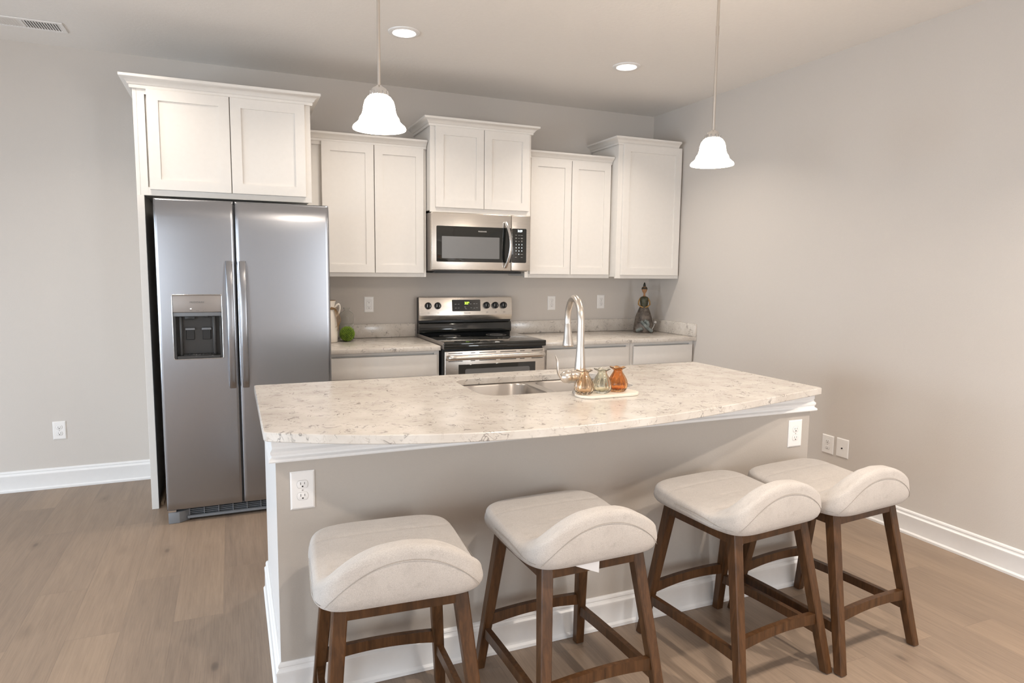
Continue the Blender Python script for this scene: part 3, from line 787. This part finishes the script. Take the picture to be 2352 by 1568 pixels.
# ------------------------------------------------------------------ microwave
def microwave():
    x0, x1, yf, z0, z1 = .003, .757, -.440, 1.416, 1.8165
    t = thing('microwave', 'stainless over-the-range microwave with black glass door', 'microwave', (.38, -.2, z0))
    b = new_bm(); bx(b, x0+.004, x1-.004, yf+.045, -.004, z0-.006, z1-.001, .003, 2); obj('body', b, 'panel_taupe', t)
    b = new_bm(); bx(b, x0+.03, x1-.06, yf+.03, -.03, z0-.022, z0-.0065, .003, 2); obj('underside_vent', b, 'black_plastic', t)
    b = new_bm(); bx(b, x0, .6035, yf, yf+.044, z0, z1, .005, 3); dr = obj('door', b, 'steel_range', t, 40)
    b = new_bm(); bx(b, .6055, x1, yf, yf+.044, z0, z1, .005, 3); cp = obj('control_side', b, 'steel_range', t, 40)
    b = new_bm(); prism(b, rrect(.038, .6032, 1.474, 1.723, .008, 5), yf-.0022, yf+.001, 'y', .0008); gl = obj('door_glass', b, 'black_glass', dr, 30)
    b = new_bm(); prism(b, rrect(.077, .510, 1.499, 1.652, .004, 4), yf-.0034, yf-.0020, 'y'); obj('window', b, 'window_mesh', gl, 30)
    text_obj('lettering', 'FRIGIDAIRE', .0115, 'legend_light', gl, (.378, yf-.0030, 1.691), bold=.0003, spacing=1.1)
    b = new_bm(); prism(b, rrect(.608, .724, 1.474, 1.722, .008, 5), yf-.0022, yf+.001, 'y', .0008); pad = obj('keypad', b, 'black_glass', cp, 30)
    text_obj('clock_digits', '3:29', .022, 'display_white', pad, (.671, yf-.0030, 1.704), bold=.0004)
    for i, (cx, cz) in enumerate(((.641, 1.606), (.664, 1.606), (.687, 1.606), (.641, 1.583), (.664, 1.583), (.687, 1.583), (.641, 1.560), (.664, 1.560), (.687, 1.560), (.663, 1.536))):
        text_obj('key_digit', '1234567890'[i], .011, 'display_white', pad, (cx, yf-.0028, cz), bold=.0001)
    b = new_bm()
    for (cx, cz, w) in ((.641, 1.674, .015), (.664, 1.674, .013), (.685, 1.674, .018), (.641, 1.655, .012), (.641, 1.650, .012), (.664, 1.652, .013), (.687, 1.655, .016), (.687, 1.650, .016),
                        (.641, 1.633, .012), (.641, 1.628, .012), (.664, 1.630, .010), (.687, 1.633, .013), (.687, 1.628, .011), (.641, 1.538, .011), (.687, 1.536, .018), (.641, 1.514, .015), (.687, 1.514, .015)):
        n = max(2, int(w/.0042))
        for k in range(n): bx(b, cx-w/2+k*w/n, cx-w/2+(k+.7)*w/n, yf-.0030, yf-.0022, cz-.0011, cz+.0011)
    obj('key_marks', b, 'legend_light', pad, 0)
    pts = []
    for i in range(25):
        u = i/24; pts.append((.556+.026*math.sin(PI*u), yf-.006-.040*math.sin(PI*u)**.8, 1.436+.33*u))
    q = bmesh.new(); rings = []; sec = rrect(-.011, .011, -.006, .006, .0045, 3)
    for i, p in enumerate(pts):
        a = (Vector(pts[min(i+1, 24)])-Vector(pts[max(i-1, 0)])).normalized(); nrm = Vector((1, 0, 0)).cross(a).normalized(); sd = a.cross(nrm)
        rings.append([q.verts.new(Vector(p)+sd*sx+nrm*sy) for sx, sy in sec])
    for A, B in zip(rings, rings[1:]):
        for i in range(len(A)): q.faces.new((A[i], A[(i+1) % len(A)], B[(i+1) % len(A)], B[i]))
    q.faces.new(rings[0]); q.faces.new(rings[-1][::-1]); bmesh.ops.recalc_face_normals(q, faces=q.faces)
    obj('handle', q, 'chrome', dr, 50)
microwave()

# ------------------------------------------------------------------ outlets
def outlet(label, loc, facing, w=.071, h=.116, kind='duplex', group=None):
    """built facing -y at the origin, then turned; facing '-y' or '-x'"""
    t = thing('wall_outlet' if kind != 'coax' else 'cable_wall_plate', label, 'outlet' if kind != 'coax' else 'wall plate', (0, 0, 0), group)
    ORG[t] = Vector((0, 0, 0))
    b = new_bm(); A = [(-w/2, -h/2), (w/2, -h/2), (w/2, h/2), (-w/2, h/2)]; e = .005
    I = [(-w/2+e, -h/2+e), (w/2-e, -h/2+e), (w/2-e, h/2-e), (-w/2+e, h/2-e)]
    L = [[b.verts.new((x, y, z)) for x, z in P] for P, y in ((A, -.0003), (A, -.003), (I, -.006))]
    b.faces.new(L[0]); b.faces.new(L[2][::-1])
    for P, Q in zip(L, L[1:]):
        for i in range(4): b.faces.new((P[i], P[(i+1) % 4], Q[(i+1) % 4], Q[i]))
    bmesh.ops.recalc_face_normals(b, faces=b.faces); obj('plate', b, 'plate_white', t, 20)
    if kind == 'coax':
        b = new_bm(); lathe(b, [(0, 0), (.0045, 0), (.0045, .004), (0, .004)], (0, -.006, -.001), 12, rot=Matrix.Rotation(PI/2, 4, 'X')); obj('connector', b, 'slot_dark', t)
    else:
        if kind == 'gfci':
            b = new_bm(); bx(b, -.0175, .0175, -.0072, -.005, -.034, .034, .001, 1); ins = obj('insert', b, 'plate_white', t, 30)
            b = new_bm(); tube(b, [(x, -.0062, z) for x, z in rrect(-.018, .018, -.0345, .0345, .001, 2)]+[(.018, -.0062, .0335)], .0005, 6, False); obj('insert_outline', b, 'slot_shade', ins)
            b = new_bm(); bx(b, -.007, .007, -.0080, -.0070, -.0035, .0035, .0004, 1); obj('reset_button', b, 'plate_white', ins, 30)
        for zc in ((.0195, -.0195) if kind == 'duplex' else (.020, -.020)):
            if kind == 'duplex':
                b = new_bm(); P = [(.0172*math.cos(a), zc+max(-.0125, min(.0125, .0172*math.sin(a)))) for a in [2*PI*i/36 for i in range(36)]]
                prism(b, P, -.0074, -.0055, 'y', .0004); r = obj('receptacle', b, 'plate_white', t, 30)
                b = new_bm(); tube(b, [(x*1.02, -.0061, zc+(z-zc)*1.03) for x, z in P]+[(P[0][0]*1.02, -.0061, zc)], .0004, 6, False); obj('receptacle_outline', b, 'slot_shade', r)
                yy = -.0078
            else: r = ins; yy = -.0076
            b = new_bm(); bx(b, -.0070, -.0054, yy, yy+.001, zc-.001, zc+.0075); bx(b, .0054, .0068, yy, yy+.001, zc, zc+.0068)
            prism(b, [(.0026*math.cos(a), zc-.0068+.0026*math.sin(a)) for a in [2*PI*i/12 for i in range(12)]], yy, yy+.001, 'y'); obj('slots', b, 'slot_dark', r, 0)
        if kind == 'duplex':
            b = new_bm(); lathe(b, [(0, 0), (.003, 0), (.0026, .001), (0, .0012)], (0, -.006, 0), 14, rot=Matrix.Rotation(PI/2, 4, 'X')); obj('screw', b, 'slot_shade', t)
    t.location = loc
    if facing == '-x': t.rotation_euler = (0, 0, -PI/2)
    return t
outlet('white outlet with rectangular insert above worktop left of the range', (-.352, 0, 1.156), '-y', kind='gfci')
outlet('white outlet on back wall just right of the range', (1.156, 0, 1.153), '-y')
outlet('white outlet on back wall between range outlet and statue', (1.626, 0, 1.160), '-y')
outlet('white outlet low on the wall left of the refrigerator', (-2.327, 0, .373), '-y')
outlet('large white outlet at the left end of island front', (-1.0975, BY, .7075), '-y', .076, .126)
outlet('white outlet at the right end of island front', (1.010, BY, .710), '-y', .078, .122)
outlet('white outlet low on right wall beside the cable plate', (XW, -1.991, .364), '-x', .086, .116)
outlet('white cable wall plate with one dark socket on right wall', (XW, -2.098, .366), '-x', .086, .116, kind='coax')

# ------------------------------------------------------------------ ceiling fixtures
def downlight(label, x, y, power=DOWN_W):
    t = thing('recessed_light', label, 'ceiling light', (x, y, H-.012), 'recessed ceiling lights')
    b = new_bm(); lathe(b, [(.060, -.001), (.066, -.009), (.076, -.010), (.088, -.005), (.090, -.0005), (.060, -.0005)], (x, y, H), 56); obj('trim_ring', b, 'trim_white', t, 40)
    b = new_bm(); lathe(b, [(0, -.003), (.060, -.003), (.060, -.0006), (0, -.0006)], (x, y, H), 48); obj('lens', b, 'lens_glow', t, 40)
    l = area_light('recessed_light_lamp', (x, y, H-.013), (0, 0, 0), .12, .12, power, LAMP_COL, 'DISK', math.radians(125))
    return t
downlight('recessed ceiling light above the space between refrigerator and range', -.350, -1.125, 7.0)
downlight('recessed ceiling light above the right counter', 1.117, -1.115, 9.5)
for (x, y, p) in ((-1.80, -1.12, 5), (-.2, -4.3, 18), (1.25, -4.3, 25), (-.9, -6.6, 22), (-4.2, -4.6, 12), (1.25, -6.6, 30)):  # unseen lamps; the nearer right one added to brighten the right wall
    downlight('unseen recessed ceiling light, power set to fill the room', x, y, p)

def pendant(label, x, y, zl):
    t = thing('pendant_light', label, 'pendant light', (x, y, H), 'bell-shaped glass pendants above the island')
    b = new_bm(); lathe(b, [(0, 0), (.060, 0), (.060, -.006), (.045, -.020), (.012, -.028), (0, -.028)], (x, y, H-.0003), 36); obj('canopy', b, 'nickel', t)
    ztop = zl+.132
    b = new_bm(); tube(b, [(x, y, H-.028), (x, y, ztop+.028)], .0062, 16); tube(b, [(x, y, (H+ztop)/2+.1), (x, y, (H+ztop)/2+.14)], .0078, 16); obj('rod', b, 'nickel', t)
    b = new_bm(); lathe(b, [(0, .030), (.008, .030), (.012, .026), (.026, .018), (.031, .006), (.032, -.008), (.028, -.010), (0, -.010)], (x, y, ztop), 36)
    for i in range(10):
        a = 2*PI*i/10; bx(b, x+.0325*math.cos(a)-.003, x+.0325*math.cos(a)+.003, y+.0325*math.sin(a)-.003, y+.0325*math.sin(a)+.003, ztop-.012, ztop+.008, .001, 1)
    obj('cap', b, 'chrome', t)
    prof = [(.031, 0), (.043, -.008), (.053, -.022), (.058, -.040), (.0605, -.058), (.065, -.072), (.0725, -.083), (.0765, -.096), (.085, -.104), (.0955, -.113), (.0985, -.120), (.0975, -.124)]
    inn = [(r-.004, z+.001) for r, z in prof[::-1]]
    b = new_bm(); lathe(b, prof+inn+[prof[0]], (x, y, ztop-.006), 64); obj('shade', b, 'shade_glow', t, 60)
    b = new_bm(); ball(b, (x, y, ztop-.06), .026, 1, 1, 1.2); obj('bulb', b, 'lens_glow', t)
    l = bpy.data.lights.new('pendant_lamp', 'POINT'); l.energy = PEND_W; l.color = LAMP_COL; l.shadow_soft_size = .04
    o = bpy.data.objects.new('pendant_lamp', l); COL.objects.link(o); o.location = (x, y, ztop-.145)
    return t
pendant('left bell-shaped white glass pendant lamp hanging above island', -.760, -2.40, 1.935)
pendant('right bell-shaped white glass pendant lamp hanging above island', .786, -2.40, 1.912)

def vent():
    x0, x1, y0, y1 = -2.495, -2.098, -.475, -.305
    t = thing('ceiling_vent', 'white rectangular ceiling air register at upper left corner', 'vent', ((x0+x1)/2, (y0+y1)/2, H-.008))
    b = new_bm(); e = .022
    for (a, c_, d, f) in ((x0, x1, y0, y0+e), (x0, x1, y1-e, y1), (x0, x0+e, y0+e, y1-e), (x1-e, x1, y0+e, y1-e), ((x0+x1)/2-.006, (x0+x1)/2+.006, y0+e, y1-e)):
        bx(b, a, c_, d, f, H-.007, H-.0005, .002, 1)
    obj('frame', b, 'plate_white', t, 30)
    b = new_bm(); bx(b, x0+e, x1-e, y0+e, y1-e, H-.0012, H-.0004); obj('duct_opening', b, 'slot_dark', t, 0)
    xm = (x0+x1)/2
    for s, (a, c_) in ((1, (x0+e, xm-.006)), (-1, (xm+.006, x1-e))):
        b = new_bm(); n = 13
        for i in range(n):
            xx = a+(c_-a)*(i+.5)/n; dx = .006*s
            prism(b, [(xx-dx, H-.0065), (xx-dx+.0012, H-.0065), (xx+dx+.0012, H-.0014), (xx+dx, H-.0014)], y0+e, y1-e, 'y')
        obj('louvres', b, 'plate_white', t, 0)
vent()

# ------------------------------------------------------------------ things on the back worktop
CZ = .9098
def bottle():
    x, y = -.5335, -.115
    o_ = [(0, 0), (.044, 0), (.0495, .004), (.051, .012), (.0515, .06), (.0515, .165), (.049, .180), (.040, .196), (.026, .205), (.0185, .211), (.0175, .219), (.022, .227), (.022, .232)]
    i_ = [(.0190, .232), (.0150, .220), (.016, .210), (.024, .2025), (.038, .193), (.0468, .179), (.0492, .165), (.0492, .02), (.044, .010), (0, .008)]
    b = new_bm(); lathe(b, o_+i_, (x, y, CZ), 48); tag(obj('glass_bottle', b, 'glass_clear', None, 60), 'clear glass bottle with short neck standing behind green berry ball', 'bottle')
bottle()
def berry_ball():
    c = Vector((-.548, -.222, CZ+.0535)); R = .046
    t = thing('decorative_ball', 'bright green ball covered in small berries in front of glass bottle', 'decoration', (c.x, c.y, CZ))
    b = new_bm(); ball(b, c, R, u=32, v=20); obj('core', b, 'moss_dark', t, 60)
    b = new_bm(); n = 330
    for i in range(n):
        z = 1-2*(i+.5)/n; a = i*2.399963; r = math.sqrt(1-z*z); d = Vector((r*math.cos(a), r*math.sin(a), z))
        s = bmesh.new(); bmesh.ops.create_icosphere(s, subdivisions=1, radius=.0044+.0006*random.random())
        s.transform(Matrix.Translation(c+d*(R+.0025+.0015*random.random()))); merge(b, s)
    o = obj('berries', b, 'moss_green', t, 80); o['kind'] = 'stuff'
berry_ball()
def pitcher():
    x, y = -.672, -.235
    t = thing('pitcher', 'white ceramic pitcher tied with raffia beside refrigerator', 'pitcher', (x, y, CZ))
    o_ = [(0, 0), (.050, 0), (.0555, .006), (.057, .05), (.055, .13), (.049, .18), (.041, .215), (.038, .235), (.042, .265), (.048, .288)]
    i_ = [(.0445, .2875), (.038, .264), (.034, .235), (.037, .213), (.045, .178), (.051, .13), (.053, .05), (.048, .01), (0, .008)]
    b = new_bm(); lathe(b, o_+i_, (x, y, CZ), 44); obj('vessel', b, 'ceramic_white', t, 60)
    b = new_bm(); tube(b, [(x+.046, y, CZ+.285), (x+.048, y, CZ+.286)], .004, 8); lathe(b, [(.0445, .288), (.0485, .288), (.0485, .2905), (.0445, .2905)], (x, y, CZ), 44); obj('rim_band', b, 'twine', t, 40)
    b = new_bm(); tube(b, cat([(x+.036, y-.018, CZ+.235), (x+.054, y-.022, CZ+.260), (x+.068, y-.02, CZ+.260), (x+.072, y-.015, CZ+.235), (x+.064, y-.008, CZ+.20), (x+.046, y-.004, CZ+.178)]), .0065, 12); obj('handle', b, 'ceramic_white', t, 60)
    b = new_bm()
    lathe(b, [(.0385, .226), (.0425, .229), (.043, .236), (.0395, .242), (.0385, .24)], (x, y, CZ), 36)
    for k in range(7):
        dx = .004*k; pts = [(x+.030+dx*.4, y-.035, CZ+.236), (x+.036+dx, y-.044, CZ+.20), (x+.045+dx*1.1, y-.052, CZ+.15), (x+.050+dx*(1.2-.3*k), y-.055, CZ+.105-.012*(k % 3))]
        tube(b, cat(pts, 4), .0013, 6)
    for s in (-1, 1): tube(b, [(x+.03, y-.037, CZ+.236), (x+.03+s*.018, y-.05, CZ+.246), (x+.03+s*.026, y-.05, CZ+.232), (x+.03, y-.038, CZ+.232)], .0022, 6)
    obj('raffia_tie', b, 'twine', t, 60)
pitcher()
def statue():
    x, y = 1.915, -.225
    t = thing('figurine', 'dark bronze-toned figurine of a woman in a long dress, beside right wall', 'figurine', (x, y, CZ))
    # body: neck, head with nose, shoulders and trunk in one surface
    b = new_bm(); lathe(b, [(0, .10), (.040, .10), (.034, .18), (.026, .225), (.028, .25), (.034, .278), (.030, .295), (.014, .303), (.0085, .310), (.008, .326), (.012, .334), (.0195, .346), (.0225, .360), (.0205, .374), (.013, .384), (0, .388)], (x, y, CZ), 32, sx=1, sy=.8)
    ball(b, (x-.003, y-.0185, CZ+.355), .0035, 1, 1, 1.8, 10, 8); ball(b, (x-.003, y-.0165, CZ+.345), .0045, 1.2, .6, .5, 10, 8)
    obj('body', b, 'statue_skin', t, 60)
    b = new_bm(); lathe(b, [(0, .215), (.0285, .215), (.031, .235), (.034, .262), (.036, .280), (.030, .297), (.015, .303), (0, .303)], (x, y-.001, CZ), 32, sx=1.02, sy=.86); obj('bodice', b, 'statue_bodice', t, 60)
    def rip(i, a): return (1+.04*math.sin(5*a+i*.7)*(1 if i < 7 else .3), 0)
    b = new_bm(); lathe(b, [(0, 0), (.082, 0), (.086, .012), (.084, .04), (.078, .075), (.072, .105), (.066, .135), (.054, .170), (.040, .205), (.031, .224), (.028, .232), (0, .234)], (x, y, CZ+.0003), 48, sx=1, sy=.75, ripple=rip); sk = obj('dress', b, 'statue_dress', t, 60)
    b = new_bm()
    for k, zz in enumerate((.150, .132, .112, .094)):
        w = .030+.006*k
        rr = .050+.0055*k+.001
        tube(b, [(x+rr*1.12*math.sin(q), y-rr*.84*math.cos(q), CZ+zz-.008*math.cos(q*1.5)) for q in [-.8+1.5*j/12 for j in range(13)]], [.001]+[.0042]*11+[.001], 10)
    obj('dress_folds', b, 'statue_dress', sk, 60)
    b = new_bm()
    tube(b, cat([(x-.022, y-.052, CZ+.098), (x+.008, y-.060, CZ+.066), (x+.040, y-.064, CZ+.036), (x+.074, y-.060, CZ+.010)]), [.008]+[.014]*11+[.015]*6+[.008], 14)
    tube(b, cat([(x+.002, y-.052, CZ+.102), (x+.026, y-.052, CZ+.090), (x+.034, y-.050, CZ+.060), (x+.020, y-.058, CZ+.042)]), [.010]+[.017]*11+[.015]*6+[.008], 14)
    tube(b, cat([(x-.062, y-.048, CZ+.015), (x-.036, y-.058, CZ+.024), (x-.008, y-.062, CZ+.040)]), [.008]+[.015]*5+[.016]*6+[.008], 14)
    obj('drapery', b, 'statue_drape', sk, 60)
    for s in (-1, 1):
        b = new_bm(); tube(b, [(x+s*.030, y, CZ+.290), (x+s*.044, y-.010, CZ+.262), (x+s*.047, y-.018, CZ+.236), (x+s*.030, y-.036, CZ+.220), (x+s*.008, y-.042, CZ+.212)], [.0065, .0065, .006, .0055, .005], 12); obj('arm', b, 'statue_gold', t, 60)
    b = new_bm(); ball(b, (x, y+.004, CZ+.366), .0245, 1, .9, .9); lathe(b, [(.010, 0), (.011, .008), (.0085, .022), (.004, .034), (0, .038)], (x-.001, y, CZ+.384), 16); obj('hair', b, 'statue_hair', t, 60)
    b = new_bm(); tube(b, [(x+.066, y-.03, CZ+.02), (x+.082, y-.03, CZ+.05), (x+.092, y-.03, CZ+.078)], [.006, .004, .003], 8); ball(b, (x+.095, y-.03, CZ+.088), .015, 1, 1, 1); obj('side_ornament', b, 'statue_ball', t, 60)
    t.rotation_euler = (0, 0, math.radians(-32))
statue()

# ------------------------------------------------------------------ bar stools
def stool_seat():
    b = new_bm(); w, yb, yf, zb = .232, -.236, .238, .556
    NA, S = 144, []
    def bound(a):
        # rounded rectangle by superellipse; a little narrower at the far end
        c, s = math.cos(a), math.sin(a); n = 6.0
        x = math.copysign(abs(c)**(2/n), c); y = math.copysign(abs(s)**(2/n), s)
        return x, y
    def P(a, k):
        x, y = bound(a); yy = (yf+yb)/2+y*(yf-yb)/2*k; taper = 1-.035*(y*k+1)/2
        return x*w*k*taper, yy
    def sm(e0, e1, v):
        u = max(0, min(1, (v-e0)/(e1-e0))); return u*u*(3-2*u)
    def lipf(x):
        u = min(1, abs(x)/.236); return .120*max(0, 1-u**2.2)**.9
    def top(x, y):
        z = .624-.014*sm(.20, -.02, y)-.014*sm(-.02, -.17, y)
        z -= .010*abs(x/w)**3
        z += lipf(x)*sm(-.075, -.190, y)
        if y > -.10:
            for gy in (.125, .015, -.075): z -= .0030*math.exp(-((y-gy)/.004)**2)*(1 if abs(x) < .205 else .3)
        return z
    rings = []
    ks = [0.02+.88*i/36 for i in range(37)]
    for k in ks: rings.append([(*P(a, k), top(*P(a, k))) for a in [2*PI*i/NA for i in range(NA)]])
    def edge(k, frac, out):
        r = []
        for i in range(NA):
            a = 2*PI*i/NA; x, y = P(a, .90); zt = top(x, y); X, Y = P(a, k*out)
            h = zt-zb; rr = min(.022, h*.5)
            z = zt-rr*frac if frac <= 1 else zt-rr-(h-rr)*(frac-1)
            r.append((X, Y, z))
        return r
    for i in range(1, 7):
        an = PI/2*i/6; rings.append(edge(.90+.085*math.sin(an), 1-math.cos(an), 1))
    for f, k in ((1.2, .995), (1.45, 1.0), (1.7, .990), (1.88, .968), (1.97, .94), (2.0, .90)): rings.append(edge(k, f, 1))
    rings.append([(*P(2*PI*i/NA, .5), zb) for i in range(NA)])
    V = [[b.verts.new(p) for p in r] for r in rings]
    for A, B in zip(V, V[1:]):
        for i in range(NA): b.faces.new((A[i], B[i], B[(i+1) % NA], A[(i+1) % NA]))
    b.faces.new(V[0]); b.faces.new(V[-1][::-1]); bmesh.ops.recalc_face_normals(b, faces=b.faces)
    # piping that edges the flat outer face of the low back
    seam = []
    yb_ = lambda x: (yf+yb)/2+(yb-yf)/2*max(0, 1-(abs(x)/w)**6)**(1/6)
    for i in range(61):
        u = (-1+2*i/60)*.965; x = .212*u; v = (1-abs(u)**2.1)**.85
        seam.append((x, yb_(x)-.0004, .560+.120*v))
    side = []
    for s_ in (-1, 1):
        side.append([(s_*(w*(1-.035*((y_-yb)/(yf-yb))))*max(0, 1-(abs(y_-.001)/.237)**6)**(1/6)-s_*.0006, y_, .588-.012*sm(.0, -.2, y_)) for y_ in [-.200+.27*i/30 for i in range(31)]])
    return b, [seam]+side
def taper_leg(p_top, p_bot, s_top, s_bot):
    b = new_bm(); T, B = Vector(p_top), Vector(p_bot); c = .0035
    rings = []
    for p, s in ((B, s_bot), (T, s_top)):
        h = s/2; P = [(-h+c, -h), (h-c, -h), (h, -h+c), (h, h-c), (h-c, h), (-h+c, h), (-h, h-c), (-h, -h+c)]
        rings.append([b.verts.new((p.x+x, p.y+y, p.z)) for x, y in P])
    b.faces.new(rings[0][::-1]); b.faces.new(rings[1])
    for i in range(8): b.faces.new((rings[0][i], rings[0][(i+1) % 8], rings[1][(i+1) % 8], rings[1][i]))
    bmesh.ops.recalc_face_normals(b, faces=b.faces); return b
LF, LB = (.156, -.146, .214, -.265), (.156, .146, .206, .250)
def leg_at(front, s, z):
    a, y, A, Y = LF if front else LB; q = z/.6
    return Vector((s*(A*(1-q)+a*q), Y*(1-q)+y*q, z))
def rail(pa, pb, zc, hgt, th, arch, along):
    """rail between two points; arch lifts the middle of the lower edge"""
    b = new_bm(); N = 14; A, B = Vector(pa), Vector(pb); d = (B-A); n = Vector((-d.y, d.x, 0)).normalized()*th/2; rows = []
    for i in range(N+1):
        u = i/N; p = A+d*u; lo = zc-hgt/2+arch*4*u*(1-u); hi = zc+hgt/2+arch*.55*4*u*(1-u)
        rows.append([b.verts.new((p.x+s*n.x, p.y+s*n.y, z)) for s, z in ((-1, lo), (1, lo), (1, hi), (-1, hi))])
    for P, Q in zip(rows, rows[1:]):
        for k in range(4): b.faces.new((P[k], P[(k+1) % 4], Q[(k+1) % 4], Q[k]))
    b.faces.new(rows[0][::-1]); b.faces.new(rows[-1]); bmesh.ops.recalc_face_normals(b, faces=b.faces); return b
GROUP = 'upholstered wooden bar stools along the island'
def make_stool():
    t = thing('bar_stool', '', 'bar stool', (0, 0, 0), GROUP)
    sb, seams = stool_seat(); seat = obj('seat', sb, 'seat_fabric', t, 180)
    for sp in seams:
        b = new_bm(); tube(b, sp, .0007, 6); obj('seam', b, 'seam_thread', seat, 60)
    for front in (True, False):
        for s in (-1, 1):
            leg = obj('leg', taper_leg(leg_at(front, s, .5555), leg_at(front, s, .004), .040, .033), 'walnut', t, 20)
            p = leg_at(front, s, .002); b = new_bm(); lathe(b, [(0, -.0015), (.010, -.0015), (.011, .002), (0, .002)], (p.x, p.y, .002), 16); obj('glide', b, 'glide_metal', leg)
    def L(front, s, z, ix=.016, iy=0, ox=0): p = leg_at(front, s, z); return (p.x-s*ix+s*ox, p.y+iy, z)
    for front in (True, False):
        obj('apron', rail(L(front, -1, .53, iy=-.008 if front else .008), L(front, 1, .53, iy=-.008 if front else .008), .5345, .043, .022, 0, 0), 'walnut', t, 20)
        obj('stretcher', rail(L(front, -1, .197), L(front, 1, .197), .194 if front else .198, .040, .020, .014, 0), 'walnut', t, 20)
    for s in (-1, 1):
        obj('apron', rail(L(True, s, .53, 0, .016, .008), L(False, s, .53, 0, -.016, .008), .5345, .043, .022, 0, 0), 'walnut', t, 20)
        obj('stretcher', rail(L(True, s, .155, 0, .016), L(False, s, .155, 0, -.016), .152, .036, .020, .006, 0), 'walnut', t, 20)
    return t
def copy_tree(o, parent=None):
    c = o.copy(); COL.objects.link(c); c.parent = parent
    for ch in [q for q in bpy.data.objects if q.parent == o]: copy_tree(ch, c)
    return c
S = make_stool()
spots = [(-.886, -3.107, -.051, 'bar stool at the left end of island, in front of large outlet'),
         (-.298, -3.077, .033, 'second bar stool from the left, white tag under its seat'),
         (.395, -3.081, .096, 'third bar stool from the left, angled and overlapping the rightmost one'),
         (.857, -3.074, .087, 'rightmost bar stool, nearest the right wall')]
stools = []
for i, (x, y, a, lab) in enumerate(spots):
    o = S if i == 0 else copy_tree(S)
    stools.append(o)
for o, (x, y, a, lab) in zip(stools, spots):
    o['label'] = lab; o.location = (x, y, 0); o.rotation_euler = (0, 0, a)
# loose wire loop under the first stool, fabric tag under the second
ORG[stools[0]] = Vector((0, 0, 0)); ORG[stools[1]] = Vector((0, 0, 0))
b = new_bm(); pts = [(.02+.012*math.sin(2*PI*i/20), .02, .525-.028*(1-math.cos(2*PI*i/20))) for i in range(21)]; tube(b, pts, .0011, 6)
tube(b, [(.018, .02, .545), (.014, .018, .50), (.018, .02, .47)], .001, 6)
obj('wire_loop', b, 'wire_black', stools[0], 60, label='thin black wire loop hanging under the seat')
b = new_bm(); prism(b, [(-.10, .5555), (.005, .5555), (.004, .510), (-.055, .535)], -.196, -.195, 'y'); obj('care_tag', b, 'tag_white', stools[1], 0, label='white fabric tag hanging under the seat')
